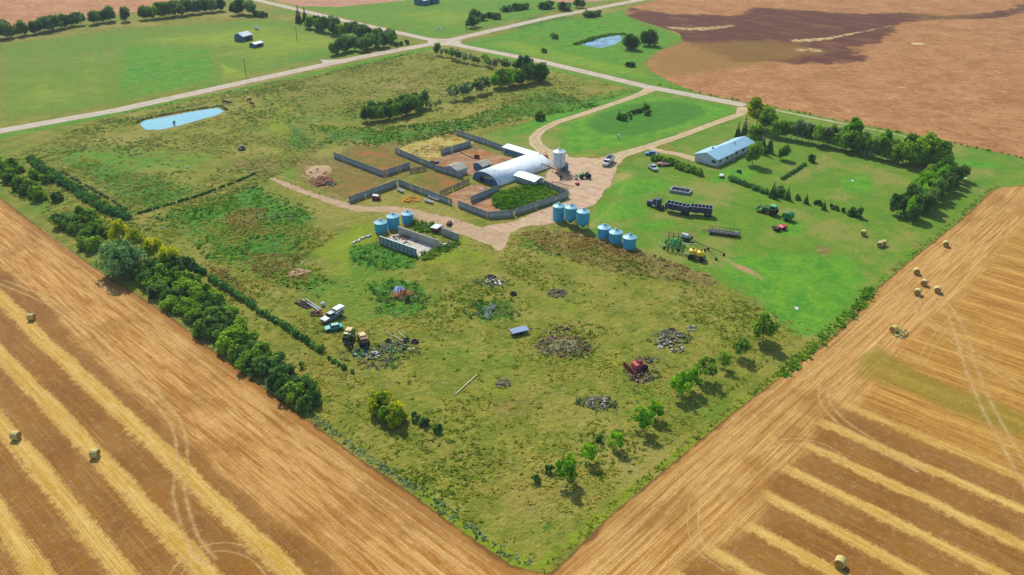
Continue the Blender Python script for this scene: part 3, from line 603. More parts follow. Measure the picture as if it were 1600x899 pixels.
# =================================================================== VEGETATION
def leaf_mat(name, a, b, tr=.48):
    g = G(name); v = g.coord(); t = g.attr('tint'); n = g.noise(v, 1.1, 3, .6)
    f = g.math('ADD', g.math('MULTIPLY', t, .6), g.math('MULTIPLY', n, .4))
    f = g.math('ADD', f, g.math('MULTIPLY', g.math('SUBTRACT', g.rand(), .5), .35))
    c = g.mix(g.sstep(f, .2, .8), alb(*a, k=1.85), alb(*b, k=1.85))
    d = g.n('ShaderNodeBsdfDiffuse'); g.put(d.inputs[0], c); tt = g.n('ShaderNodeBsdfTranslucent'); g.put(tt.inputs[0], c)
    x = g.n('ShaderNodeMixShader'); x.inputs[0].default_value = tr; g.put(x.inputs[1], d.outputs[0]); g.put(x.inputs[2], tt.outputs[0])
    return g.done(x.outputs[0])
LM = {
 'green': leaf_mat('leaf_green', (64, 98, 40), (136, 164, 70)),
 'dark': leaf_mat('leaf_dark', (48, 82, 44), (112, 140, 72)),
 'silver': leaf_mat('leaf_silver', (64, 98, 62), (122, 152, 98)),
 'yellow': leaf_mat('leaf_yellow', (112, 136, 30), (204, 196, 40)),
 'lime': leaf_mat('leaf_lime', (70, 122, 30), (138, 176, 58)),
 'spruce': leaf_mat('needle_blue', (40, 66, 50), (84, 116, 80), .1),
 'grey': leaf_mat('leaf_greygreen', (92, 112, 78), (150, 164, 116)),
 'hedge': leaf_mat('hedge_leaf', (44, 84, 46), (96, 132, 66), .2),
}
BARK = simple('bark', (128, 108, 88), .9, 0, .3, 2, .02)
PALEBARK = simple('pale_bark', (186, 178, 164), .9, 0, .2, 2)

def leaf_cloud(C, Rr, per, size, seed, squash=1.0, inner=.55):
    """quads spread through clumps; C centres (n,3), Rr radii (n)"""
    r = np.random.default_rng(seed); C = np.asarray(C, float); Rr = np.asarray(Rr, float)
    n = len(C); per = np.maximum(8, (per*(Rr/Rr.mean())**2).astype(int)); ci = np.repeat(np.arange(n), per); N = len(ci)
    d = r.normal(size=(N, 3)); d /= np.linalg.norm(d, axis=1)[:, None]
    rad = Rr[ci]*(inner+(1-inner)*r.random(N)**.6)*(1+.12*r.normal(size=N))
    p = C[ci]+d*rad[:, None]*np.array([1, 1, squash])
    nrm = d*.9+r.normal(size=(N, 3))*.55+np.array([0, 0, .25]); nrm /= np.linalg.norm(nrm, axis=1)[:, None]
    a = np.cross(nrm, r.normal(size=(N, 3))); a /= np.linalg.norm(a, axis=1)[:, None]; b = np.cross(nrm, a)
    s = (size*(.6+.8*r.random(N)))[:, None]/2
    V = np.stack([p-a*s-b*s*.7, p+a*s*.8-b*s, p+a*s+b*s*.8, p-a*s*.7+b*s], 1).reshape(-1, 3)
    V[:, 2] = np.maximum(V[:, 2], .03)
    F = np.arange(N*4).reshape(N, 4); tint = np.clip(.5+.28*r.normal(size=n)[ci]+.2*r.normal(size=N), 0, 1)
    return V, F, np.repeat(tint, 4)
def crown_blob(seed, h, w, base, n=14, per=90, size=.5, top=1.0, flat=1.0, rf=1.0):
    r = random.Random(seed); C = []; Rr = []
    ch = h-base
    for i in range(n):
        u = (i+.5)/n; z = base+ch*(.18+.68*u); prof = math.sin(math.pi*min(1, max(.0, .18+.74*u)))**.6
        a = r.random()*6.28; q = w/2*prof*(.25+.6*r.random()**.6)
        rr = min(w, ch)*(.13+.17*r.random()**1.3)*rf
        C.append((q*math.cos(a), q*math.sin(a), z)); Rr.append(rr)
    C.append((0, 0, base+ch*.5)); Rr.append(min(w, ch)*.3*rf)
    return leaf_cloud(C, Rr, per, size, seed, flat)
def trunk_mb(seed, h, base, w, r0=.16):
    r = random.Random(seed); m = MB(); pts = [(0, 0, -.1)]; x = y = 0
    for k in range(1, 5):
        x += r.uniform(-.1, .1)*w*.2; y += r.uniform(-.1, .1)*w*.2; pts.append((x, y, h*.75*k/4))
    for k in range(4): m.tube(pts[k], pts[k+1], r0*(1-k*.2), r0*(1-(k+1)*.2), 7)
    for k in range(6):
        z = base*.7+(h-base)*(.1+.5*r.random()); a = r.random()*6.28; t = z/(h*.75); p0 = Vector(pts[min(3, int(t*4))]); p0.z = z
        p1 = p0+Vector((math.cos(a)*w*.33, math.sin(a)*w*.33, (h-base)*.22)); m.tube(p0, p1, r0*.45, r0*.12, 5)
    return m
PROTO = {}
def proto(key, crown, trunk, leafm, barkm=None):
    """mesh data of a plant kind"""
    V, F, t = crown
    cm = mesh_np('crown', V, F, LM[leafm], attrs={'tint': t}, link=False)
    to = trunk.build('trunk', barkm or BARK); tm = to.data; bpy.data.objects.remove(to)
    PROTO.setdefault(key, []).append((cm, tm))
for s in range(5): proto('round', crown_blob(10+s, 8, 6.4, 1.2, 16, 105, .50), trunk_mb(s, 8, 1.4, 6), 'green')
for s in range(4): proto('tall', crown_blob(20+s, 10, 5.2, 1.8, 17, 95, .50), trunk_mb(9+s, 10, 2.2, 5, .2), 'green', PALEBARK)
for s in range(6): proto('airy', crown_blob(30+s, 7, 6.2, 1.3, 24, 34, .40, rf=.62), trunk_mb(19+s, 7, 2.0, 4.6, .1), 'lime', PALEBARK)
for s in range(3): proto('sparse', crown_blob(40+s, 6, 4.2, 1.2, 16, 26, .40, rf=.7), trunk_mb(29+s, 6.2, 1.5, 4.4, .1), 'grey', PALEBARK)
for s in range(5): proto('bush', crown_blob(50+s, 4.2, 5.2, -.3, 15, 100, .44), trunk_mb(39+s, 3.6, .2, 4, .09), 'green')
for s in range(4): proto('shrub', crown_blob(60+s, 1.7, 2.1, -.2, 8, 60, .30), trunk_mb(49+s, 1.4, .1, 1.6, .05), 'dark')
for s in range(2): proto('willow', crown_blob(70+s, 9.5, 11, .2, 30, 150, .50), trunk_mb(59+s, 8, 1.5, 9, .35), 'silver')
def spruce_cloud(seed, h=10, w=4.4):
    r = np.random.default_rng(seed); C = []; Rr = []
    for k in range(15):
        u = k/14; z = .5+(h-.9)*u; q = w/2*(1-u)**.85; m = max(1, int(8*(1-u)+1)); a0 = r.random()*6.28
        for j in range(m):
            a = a0+6.28*j/m; rr = max(.28, q*.34); C.append(((q-rr*.7)*math.cos(a), (q-rr*.7)*math.sin(a), z-.25*q*.5)); Rr.append(rr)
    return leaf_cloud(C, Rr, 44, .38, seed, .6, .2)
for s in range(3): proto('spruce', spruce_cloud(80+s), MB().tube((0, 0, -.1), (0, 0, 9.2), .18, .03, 7), 'spruce')
PH = {'round': 8, 'tall': 10, 'airy': 7, 'sparse': 6, 'bush': 4.2, 'shrub': 1.7, 'willow': 9.5, 'spruce': 10}
KIND = {'round': ('leafy_tree', 'tree'), 'tall': ('poplar_tree', 'tree'), 'airy': ('young_poplar', 'tree'), 'sparse': ('thin_birch', 'tree'), 'bush': ('leafy_bush', 'bush'), 'shrub': ('low_shrub', 'shrub'), 'willow': ('willow_tree', 'tree'), 'spruce': ('spruce_tree', 'tree')}
tr_rng = random.Random(5)
def tree(kind, xy, h, label, group=None, leaf=None, wk=1.0, name=None, pick=None):
    ps = PROTO[kind]; cm, tm = ps[tr_rng.randrange(len(ps)) if pick is None else pick % len(ps)]
    k = h/PH[kind]
    root = empty(name or KIND[kind][0], (xy[0], xy[1], 0), tr_rng.random()*6.28, label, KIND[kind][1], group)
    root.scale = (k*wk, k*wk, k)
    for nm, me in (('crown', cm), ('trunk', tm)):
        o = bpy.data.objects.new(nm, me); col.objects.link(o); o.parent = root
        if nm == 'crown' and leaf: o.material_slots[0].link = 'OBJECT'; o.material_slots[0].material = LM[leaf]
    return root
def tp(kind, px, py, h, label, group=None, leaf=None, wk=1.0, name=None): return tree(kind, tuple(P(px, py)[:2]), h, label, group, leaf, wk, name)
def along(pts, n, jit=0.0, width=0.0, jl=.35):
    w_ = [Vector(p) for p in PP(pts)]; seg = [(w_[i+1]-w_[i]).length for i in range(len(w_)-1)]; T = sum(seg); out = []
    for k in range(n):
        s = (k+.5+tr_rng.uniform(-jl, jl))/n*T; i = 0
        while i < len(seg)-1 and s > seg[i]: s -= seg[i]; i += 1
        d = (w_[i+1]-w_[i]).normalized(); p = w_[i]+d*s+Vector((-d.y, d.x))*tr_rng.uniform(-1, 1)*width/2
        out.append((p.x+tr_rng.uniform(-jit, jit), p.y+tr_rng.uniform(-jit, jit)))
    return out
U = tr_rng.uniform
# ---- shelterbelt on the left edge
g1, l1 = 'bushes massed in the lower half of the left shelterbelt', 'green bush in the dense lower belt between the stubble and the thin hedge'
for q in along([(216, 430), (270, 474), (338, 526), (408, 583), (476, 634)], 22, .6, 1.5): tree('bush', q, U(3.0, 4.3), l1, g1, tr_rng.choice(['green', 'dark', 'green']), 1.2)
for q in along([(236, 424), (290, 455), (350, 505), (410, 560), (455, 596)], 17, .6, 2): tree('bush', q, U(3.0, 4.2), l1, g1, tr_rng.choice(['green', 'dark', 'green']), 1.2)
for q in along([(262, 420), (300, 440), (340, 480), (380, 520)], 8, .5, 1.2): tree('bush', q, U(2.8, 3.8), l1, g1, 'green', .95)
for px, py, h in ((480, 612, 3.6), (492, 628, 3.4), (478, 640, 3.2)): tp('bush', px, py, h, 'dark bush at the near end of the left shelterbelt', 'end bushes of the left shelterbelt', 'dark', .9)
tp('willow', 190, 432, 9.6, 'huge rounded silvery willow standing out of the left shelterbelt', leaf='silver')
tp('round', 188, 376, 6.6, 'yellow-green tree just behind the big silvery willow', leaf='yellow', wk=1.0); tp('round', 214, 388, 6.2, 'golden tree between the willow and the inner hedge', leaf='yellow', wk=1.0)
tp('round', 242, 404, 6.0, 'yellowing tree right of the big silvery willow', leaf='yellow', wk=.95); tp('round', 266, 420, 6.4, 'yellow-topped tree nearest the camera right of the willow', leaf='yellow', wk=1.0)
tp('bush', 290, 425, 4.4, 'dark green bush closing the row of yellow trees', leaf='dark')
g2, l2 = 'loose bushes above the willow in the left shelterbelt', 'loose green bush in the belt between the willow and the far gap'
for q in along([(104, 348), (128, 372), (150, 392)], 8, .8, 3): tree('bush', q, U(3.0, 4.4), l2, g2, tr_rng.choice(['green', 'dark']), 1.1)
for q in along([(120, 336), (150, 352), (166, 375)], 6, .8, 2.5): tree('bush', q, U(2.6, 3.6), l2, g2, 'green', 1.1)
g3, l3 = 'bushes at the far left end of the shelterbelt', 'green bush at the far left, beyond the gap in the shelterbelt'
for q in along([(-5, 262), (25, 285), (55, 305), (85, 318)], 12, .8, 3.5): tree('bush', q, U(2.8, 4.2), l3, g3, tr_rng.choice(['green', 'dark']), 1.1)
for q in along([(0, 250), (30, 262), (70, 290)], 7, .8, 3): tree('bush', q, U(2.4, 3.4), l3, g3, 'green', 1.1)
# hedges: each one a single clipped mass
def hedge(name, pts, h, wdt, label, leaf='hedge', per=60, size=.38, gap=0.0, cat='hedge', step=.8):
    w_ = [Vector(p) for p in PP(pts)]; o0 = w_[0]; C = []; Rr = []; r = random.Random(len(pts)*31+int(h*10))
    for a, b in zip(w_[:-1], w_[1:]):
        L = (b-a).length; n = max(2, int(L/step)); d = (b-a)/L; nn = Vector((-d.y, d.x))
        for k in range(n):
            if r.random() < gap: continue
            p = a+d*(L*(k+r.random()*.6)/n)+nn*r.uniform(-.5, .5)*max(0, wdt-h*.6)-o0; rr = h*r.uniform(.36, .52)
            C.append((p.x, p.y, rr*.9)); Rr.append(rr)
            if wdt > h: q = p+nn*r.uniform(-.5, .5)*wdt*.5; C.append((q.x, q.y, rr*.8)); Rr.append(rr*.9)
    V, F, t = leaf_cloud(C, Rr, per, size, int(h*77)+len(C))
    o = mesh_np(name, V, F, LM[leaf], attrs={'tint': t}); o.location = (o0.x, o0.y, 0)
    return tag(o, label, cat)
hedge('hedge', [(46, 250), (90, 280), (130, 306), (165, 328), (198, 344)], 2.4, 4.2, 'thick dark hedge running up the left pasture above the yellow trees')
hedge('hedge', [(298, 412), (318, 430)], 2.0, 2.2, 'short dark hedge piece beside the yellow trees')
hedge('hedge', [(328, 436), (366, 460), (398, 482)], 1.9, 1.9, 'upper dark piece of the thin hedge inside the left belt')
hedge('hedge', [(404, 488), (440, 508), (470, 528), (505, 552)], 1.6, 1.5, 'middle stretch of the thin hedge left of the junk row', gap=.15)
hedge('hedge', [(512, 560), (535, 574), (552, 584)], 1.1, 1.1, 'last low stretch of the thin hedge below the junk row', gap=.35)
hedge('hedge', [(210, 336), (260, 322), (320, 304), (372, 284), (398, 272)], .9, .9, 'thin low hedge line crossing the pasture towards the track', per=34, gap=.1)
hedge('hedge', [(95, 268), (150, 300), (205, 332)], .9, 1.0, 'sparse grey-green hedge strip beside the thick hedge', 'grey', per=26, gap=.4)
# windbreak on the right
g4, l4 = 'trees in the windbreak behind the house', 'green tree in the long windbreak between the field road and the hay lawn'
for i, q in enumerate(along([(1215, 214), (1290, 228), (1360, 245), (1440, 262), (1462, 266)], 27, .4, 1.0)): tree(tr_rng.choice(['tall', 'round', 'tall']), q, U(6.0, 8.8), l4, g4, tr_rng.choice(['green', 'green', 'grey', 'dark']), 1.15)
for q in along([(1240, 208), (1320, 226), (1450, 252)], 15, .5, 1.5): tree('round', q, U(5.0, 7.0), l4, g4, tr_rng.choice(['green', 'grey']), .9)
tp('tall', 1328, 232, 12.5, 'tall pale yellow-green poplar rising from the middle of the windbreak', leaf='lime', wk=1.15); tp('tall', 1378, 240, 9.5, 'pale poplar rising right of the tall one in the windbreak', leaf='lime')
for px, py, h in ((1420, 252, 11), (1445, 258, 12.5), (1462, 262, 11)): tp('tall', px, py, h, 'big dark green poplar at the right end of the windbreak', 'big poplars ending the windbreak', 'green', 1.25)
tp('tall', 1182, 200, 13.0, 'very tall yellow-topped cottonwood behind the house', leaf='yellow', wk=1.3); tp('tall', 1196, 208, 11, 'tall green cottonwood right of the yellow-topped one', leaf='green', wk=1.1)
tp('spruce', 1162, 217, 9.5, 'dark narrow spruce left of the yellow-topped cottonwood', wk=.8); tp('spruce', 1152, 216, 7, 'smaller spruce touching the far end of the house roof', wk=.8)
tp('spruce', 1190, 240, 9, 'blue-green spruce just right of the house gable tree', wk=.8); tp('spruce', 1202, 239, 8, 'blue-green spruce standing closest to the small round apple tree', wk=.8); tp('spruce', 1184, 222, 8, 'dark spruce hidden behind the house gable tree', wk=.8)
tp('round', 1175, 259, 8.6, 'full round tree at the right-hand corner of the house', leaf='green', wk=.85); tp('round', 1223, 250, 5.6, 'small round apple tree on the lawn right of the spruces', leaf='green', wk=.95)
tp('round', 1178, 225, 8, 'green tree filling the gap behind the house', leaf='green')
g5, l5 = 'trees of the dense belt on the right edge', 'dense green tree in the short belt beside the right stubble field'
for rw, (n, w0) in enumerate(((13, 0), (13, 0), (12, 0))):
    off = (rw-1)*16
    for q in along([(1492+off*.9, 272+off*.35), (1450+off*.9, 307+off*.35), (1412+off*.8, 346+off*.35)], n, .5, 1.2): tree(tr_rng.choice(['round', 'tall', 'round']), q, U(5.4, 7.4), l5, g5, tr_rng.choice(['green', 'green', 'dark', 'lime']) if rw != 2 else 'dark', .9)
# low hedge and small conifers across the lawn
hedge('hedge', [(1139, 282), (1160, 288), (1185, 298), (1200, 304)], 2.0, 2.4, 'bushy dark hedge row on the lawn between house and green tractor')
hedge('hedge', [(1222, 281), (1240, 270), (1258, 258)], 1.2, 1.2, 'short straight hedge leading up to a round bush'); tp('bush', 1268, 253, 3.0, 'round bush at the far end of the short straight hedge', leaf='dark', wk=.8)
hedge('garden_rows', [(1022, 249), (1045, 256), (1070, 265), (1096, 274)], 2.4, 4.0, 'thick green-brown garden rows behind the parked vehicles', 'green', per=110, cat='garden row', step=.55)
tp('spruce', 1207, 309, 5.6, 'largest dark conifer at the end of the bushy hedge row', leaf='hedge', wk=1.1); tp('bush', 1218, 306, 3.2, 'dark bush touching the largest lawn conifer', leaf='dark')
for px, py, h, t in ((1230, 312, 4.6, 'pointed conifer right of the hedge end conifer'), (1259, 318, 3.6, 'slim conifer between two low bushes on the lawn line'), (1287, 328, 3.4, 'dark slim conifer in the middle of the lawn line')): tp('spruce', px, py, h, t, leaf='hedge', wk=1.15)
for px, py, h, t in ((1246, 312, 1.7, 'low round shrub right of the pointed conifer'), (1274, 319, 1.5, 'left of the two low shrubs before the dark slim conifer'), (1281, 321, 1.6, 'right of the two low shrubs before the dark slim conifer'), (1300, 326, 1.5, 'flat shrub right of the dark slim conifer'), (1307, 328, 1.4, 'second flat shrub right of the dark slim conifer'), (1317, 331, 1.3, 'small shrub near the end of the lawn line'), (1330, 337, 2.4, 'loose upright shrub at the end of the lawn line'), (1340, 339, 2.9, 'last upright shrub of the lawn line, casting a long shadow')): tp('shrub', px, py, h, t, leaf='dark')
# saplings along the lower right
tp('round', 1191, 534, 8.0, 'big dark green tree at the top of the lower right row', leaf='green', wk=.85)
for px, py, h, t in ((1157, 560, 5.2, 'leafy young poplar next down from the big dark tree'), (1131, 575, 4.4, 'slim pale sapling between two leafy young poplars'), (1101, 596, 6.0, 'young poplar with a split pale trunk in the lower right row'), (1076, 612, 5.6, 'left partner of the close pair of young poplars'), (1064, 620, 5.8, 'leaning young poplar with the longest shadow of the pair'), (1004, 672, 5.6, 'bright green young poplar, widest of the lower row'), (1022, 655, 4.6, 'thin sapling just behind the widest young poplar'), (963, 702, 4.0, 'small lime sapling alone between two poplars'), (888, 752, 5.8, 'nearest bright green poplar with a round shadow'), (920, 722, 4.2, 'small sapling just right of the nearest poplar')):
    tp('airy', px, py, h, t, leaf='lime' if px < 1100 else 'green', wk=1.05)
for px, py, t in ((838, 752, 'small dark shrub left of the nearest poplar'), (858, 738, 'dark shrub close beside the nearest poplar'), (935, 688, 'dark shrub above the small lime sapling')): tp('shrub', px, py, 1.4, t, leaf='dark')
tp('bush', 594, 640, 4.6, 'yellow-green bush, left of the pair in the lower left pasture', leaf='yellow', wk=.85); tp('bush', 620, 662, 4.4, 'yellow bush, right of the pair in the lower left pasture', leaf='yellow', wk=.85); tp('bush', 606, 655, 3.4, 'green bush filling the gap in the yellow pair', leaf='green', wk=.9)
tp('shrub', 650, 656, 1.7, 'small dark shrub just right of the yellow bushes', leaf='dark'); tp('shrub', 663, 664, 1.8, 'dark shrub, middle of three beside the yellow bushes', leaf='dark'); tp('shrub', 685, 675, 1.6, 'dark shrub farthest right of the yellow bushes', leaf='dark')
tp('airy', 474, 586, 3.6, 'lone thin sapling in the strip left of the hedge', leaf='dark', wk=.6); tp('shrub', 636, 470, 1.6, 'round dark shrub below the blue tarp heap', leaf='dark')
# groves in the far pasture
g6, l6 = 'dark trees of the pasture grove', 'dark green tree in the compact grove in the middle pasture'
for q in along([(566, 190), (600, 188), (640, 178), (664, 168)], 12, .6, 2.0): tree('round', q, U(6.0, 7.4), l6, g6, tr_rng.choice(['dark', 'dark', 'green']), .95)
for q in along([(570, 182), (610, 176), (650, 164)], 8, .6, 2): tree('round', q, U(5.4, 6.6), l6, g6, 'dark', .95)
for q in along([(664, 172), (690, 168)], 4, .8, 3): tree('sparse', q, U(3.4, 4.6), 'thin bare-limbed birch at the right end of the compact grove', 'bare birches beside the compact grove', 'grey')
g7, l7 = 'grey birches left of the big grove', 'grey-green birch in the loose stand left of the big pasture trees'
for q in along([(708, 158), (730, 152), (765, 145)], 11, 1.2, 5): tree('sparse', q, U(7.0, 8.6), l7, g7, tr_rng.choice(['grey', 'dark', 'grey']), 1.1)
g8, l8 = 'trees in the big pasture grove below the road', 'green tree in the big grove beside the crossroads fence line'
for q in along([(772, 140), (800, 136), (828, 130), (850, 126)], 13, 1.0, 6): tree('round', q, U(7.0, 9.0), l8, g8, tr_rng.choice(['green', 'dark', 'green', 'lime']), 1.0)
tp('round', 818, 114, 9.5, 'big dark tree nearest the road at the back of the big grove', leaf='dark', wk=1.15); tp('round', 845, 128, 9.5, 'big dark tree at the right end of the big grove', leaf='dark', wk=1.1)
g9, l9 = 'thin trees in a row below the crossroads', 'thin grey-green tree in the row running from the crossroads to the big grove'
for q in along([(692, 88), (720, 96), (760, 104), (800, 114)], 24, .8, 3): tree('sparse', q, U(4.6, 7.0), l9, g9, tr_rng.choice(['grey', 'green', 'grey', 'dark']), 1.0)
tp('round', 684, 86, 6.6, 'dark rounded tree at the crossroads end of the thin row', leaf='dark', wk=.8)
tp('bush', 844, 187, 3.6, 'lone bush beside the straight pasture fence left of the driveway', leaf='green')
# far farmyard across the road
g10, l10 = 'trees of the belt along the far road', 'dark green tree in the belt along the road beyond the crossing'
for q in along([(478, 44), (515, 52), (560, 60), (600, 66), (614, 70)], 22, 1.0, 6): tree('round', q, U(7, 10), l10, g10, tr_rng.choice(['dark', 'green', 'silver']), 1.0)
g11, l11 = 'trees of the grove nearest the main road', 'grey-green tree in the grove just across the main road'
for q in along([(516, 86), (545, 82), (580, 76), (605, 72)], 16, 1.0, 7): tree('round', q, U(6, 8.5), l11, g11, tr_rng.choice(['silver', 'green', 'dark']), 1.0)
tp('spruce', 467, 36, 12, 'tall dark spruce at the left end of the far road belt', wk=.9); tp('spruce', 477, 34, 10, 'shorter spruce beside the tall one across the road', wk=.9); tp('spruce', 561, 72, 8, 'dark pointed spruce between the two far groves', wk=.6)
for px, py in ((620, 73), (627, 71), (636, 69)): tp('shrub', px, py, 2.4, 'dark shrub in the short string before the crossroads', 'shrubs before the crossroads', 'dark')
g12, l12 = 'trees lining the fallow field, left part', 'dark tree in the far left line along the fallow field'
for q in along([(-10, 64), (60, 52), (110, 42), (180, 33)], 26, 1.5, 5): tree('round', q, U(7, 10), l12, g12, tr_rng.choice(['dark', 'dark', 'silver']), 1.05)
tp('round', 198, 34, 9.5, 'lone round tree between the two far left tree lines', leaf='dark', wk=1.1)
g13, l13 = 'trees lining the fallow field, right part', 'dark tree in the far line between the lone tree and the road'
for q in along([(220, 32), (260, 28), (310, 21), (352, 17)], 24, 1.5, 6): tree('round', q, U(8, 11), l13, g13, tr_rng.choice(['dark', 'dark', 'green', 'silver']), 1.0)
for px, py, h in ((368, 24, 9), (378, 22, 11), (390, 24, 10)): tp('round', px, py, h, 'big dark tree in the clump at the end of the far tree line', 'far clump beside the side road', 'dark', 1.2)
for px, py, h in ((402, 26, 4.4), (412, 27, 4)): tp('bush', px, py, h, 'dark bush trailing the far clump', 'bushes trailing the far clump', 'dark', 1.2)
# beyond the crossing
for px, py, h in ((736, 44, 8), (744, 42, 6)): tp('round', px, py, h, 'dark tree standing in the grass beyond the crossroads', 'pair of trees beyond the crossroads', 'dark', 1.1)
for px, py, h in ((752, 32, 5), (766, 28, 4), (776, 30, 4), (742, 26, 5)): tp('bush', px, py, h, 'bush in the damp grass beyond the crossroads', 'bushes beyond the crossroads', 'dark', 1.3)
for px, py, h in ((804, 16, 5), (812, 15, 4), (820, 14, 4), (790, 18, 4), (850, 14, 5), (858, 12, 5), (882, 16, 6)): tp('bush', px, py, h, 'dark bush in the scrub strip along the far road', 'scrub bushes along the far road', 'dark', 1.5)
tp('round', 902, 12, 8, 'tree standing above the far scrub strip', leaf='dark'); tp('round', 910, 13, 6, 'low tree right beside the tree above the scrub strip', leaf='dark')
for px, py, h in ((918, 27, 4.5), (926, 27, 4), (934, 25, 4)): tp('bush', px, py, h, 'bush beside the far road above the dugout', 'bushes beside the road above the dugout', 'dark', 1.2)
tp('willow', 986, 77, 8.6, 'big round dark bush at the water edge of the dugout', leaf='dark', wk=.95); tp('willow', 1015, 72, 9.2, 'bigger round dark bush right of the dugout', leaf='dark', wk=.95)
for px, py, h, t in ((866, 60, 3, 'low wide bush left of the dugout'), (984, 104, 2.6, 'low bush between the dugout bushes and the road'), (850, 82, 2.2, 'flat bush beside the road left of the dugout')): tp('bush', px, py, h, t, leaf='dark', wk=1.7)
# island of shrubs in the front lawn
tp('spruce', 967, 187, 4.6, 'dark conifer at the left end of the front lawn shrub island', leaf='hedge', wk=1.2); tp('bush', 975, 188, 2.8, 'dark bush beside the island conifer on the front lawn', leaf='dark')
tp('bush', 1009, 172, 3.2, 'round bush at the far end of the front lawn shrub island', leaf='green'); tp('bush', 1012, 180, 2.2, 'low wide bush below the round island bush', leaf='dark', wk=1.2)
for px, py in ((984, 181), (990, 178), (996, 176), (1002, 175)): tp('shrub', px, py, 1.7, 'small dark shrub in the curved row of the front lawn island', 'shrubs in the front lawn island', 'dark', 1.2)
tp('shrub', 986, 187, 1.2, 'lowest shrub in front of the island row', leaf='dark')

# ---- uncountable rough growth: tufts as real geometry
def tufts(name, n, area, hgt, mats_cols, seed, label, cat, size=.35, dens=None):
    r = np.random.default_rng(seed); x0, x1, y0, y1 = area.bb; X = r.uniform(x0, x1, n*3); Y = r.uniform(y0, y1, n*3)
    ok = area(X, Y) > 0
    if dens is not None: ok &= r.random(len(X)) < dens(X, Y)
    X = X[ok][:n]; Y = Y[ok][:n]; N = len(X); K = 5
    tint = np.clip(fbm(X, Y, 18, 2)*1.4-.2+.25*r.normal(size=N), 0, 1)
    Hh = hgt*(.5+r.random(N))*(.6+.8*fbm(X, Y, 9, 1))
    V = []; tt = []
    for k in range(K):
        a = r.random(N)*6.28; q = size*(.2+.8*r.random(N)); px = X+np.cos(a)*q*.8; py = Y+np.sin(a)*q*.8
        b = r.random(N)*6.28; wx = np.cos(b)*size*.5; wy = np.sin(b)*size*.5; lx = r.normal(size=N)*size*.8; ly = r.normal(size=N)*size*.8; h = Hh*(.35+.6*r.random(N))
        z = np.zeros(N)
        V.append(np.stack([np.stack([px-wx, py-wy, z], 1), np.stack([px+wx, py+wy, z], 1), np.stack([px+wx*.8+lx, py+wy*.8+ly, h], 1), np.stack([px-wx*.7+lx, py-wy*.7+ly, h*.9], 1)], 1)); tt.append(np.clip(tint+.1*r.normal(size=N), 0, 1))
    V = np.concatenate(V).reshape(-1, 3); F = np.arange(len(V)).reshape(-1, 4)
    o = mesh_np(name, V, F, mats_cols, attrs={'tint': np.repeat(np.concatenate(tt), 4)})
    return tag(o, label, cat, None, 'stuff')
def tuft_mat(name, a, b, c3):
    g = G(name); t = g.attr('tint'); c = g.mix(g.sstep(t, .15, .55), alb(*a, k=1.8), alb(*b, k=1.8)); c = g.mix(g.sstep(t, .6, .95), c, alb(*c3, k=1.7))
    d = g.n('ShaderNodeBsdfDiffuse'); g.put(d.inputs[0], c); q = g.n('ShaderNodeBsdfTranslucent'); g.put(q.inputs[0], c)
    x = g.n('ShaderNodeMixShader'); x.inputs[0].default_value = .45; g.put(x.inputs[1], d.outputs[0]); g.put(x.inputs[2], q.outputs[0]); return g.done(x.outputs[0])
past = poly_sd([(70, 64), (172, 64), (172, 155), (160, 165), (135, 172), (128, 182), (118, 235), (100, 330), (78, 330), (70, 300)])
keep = union(poly_sd(PP([(480, 400), (560, 345), (600, 368), (560, 405), (570, 435), (530, 430)])), stroke_sd(PP([(690, 400), (760, 425), (830, 460), (860, 480), (950, 500), (1100, 520)]), 7))
tufts('rough_grass', 17000, past, .24, tuft_mat('rough_grass_blades', (94, 114, 46), (140, 142, 68), (172, 160, 94)), 3, 'rough grass tufts all over the near pasture', 'grass', .42, lambda X, Y: np.clip(2.2*(fbm(X, Y, 16, 3)-.38), .05, 1)*(keep(X, Y) < 0)*(np.maximum(T1(X, Y), yard(X, Y)) < -.5))
_fp = poly_sd([(74, 235), (100, 235), (165, 255), (220, 240), (330, 180), (332, 366), (130, 366), (74, 330)])
_ex = union(poly_sd(PP([(212, 196), (225, 184), (345, 164), (358, 175), (280, 204), (225, 210)])), poly_sd(PP([(465, 268), (520, 215), (720, 200), (850, 243), (860, 260), (700, 330), (540, 325)])), poly_sd(PP([(745, 214), (840, 186), (1010, 138), (1170, 165), (1100, 260), (860, 250)])), stroke_sd(PP([(700, 70), (1010, 139), (1150, 164)]), 10))
far_past = lambda X, Y: np.minimum(_fp(X, Y), -_ex(X, Y))
far_past.bb = _fp.bb
tufts('reeds', 700, stroke_sd(PP([(215, 192), (226, 186), (285, 175), (345, 166), (354, 172)]), 1.6), .7, tuft_mat('reed_blades', (58, 84, 42), (104, 116, 62), (140, 130, 84)), 21, 'dark reeds along the far bank of the pasture pond', 'reeds', .3)
tufts('reeds', 600, stroke_sd(PP([(900, 70), (925, 61), (955, 54), (975, 54)]), 3), .9, tuft_mat('dugout_reed_blades', (50, 84, 34), (96, 128, 50), (120, 140, 60)), 22, 'dark reeds along the far bank of the dugout', 'reeds', .5)
tufts('far_rough_grass', 15000, far_past, .34, tuft_mat('far_grass_blades', (100, 120, 62), (140, 142, 80), (160, 154, 98)), 4, 'rough grass in the pasture beyond the pens', 'grass', .6, lambda X, Y: np.clip(2.0*(fbm(X, Y, 22, 3)-.4), .02, 1))
def mask_poly(*pp): return union(*[poly_sd(PP(p)) for p in pp])
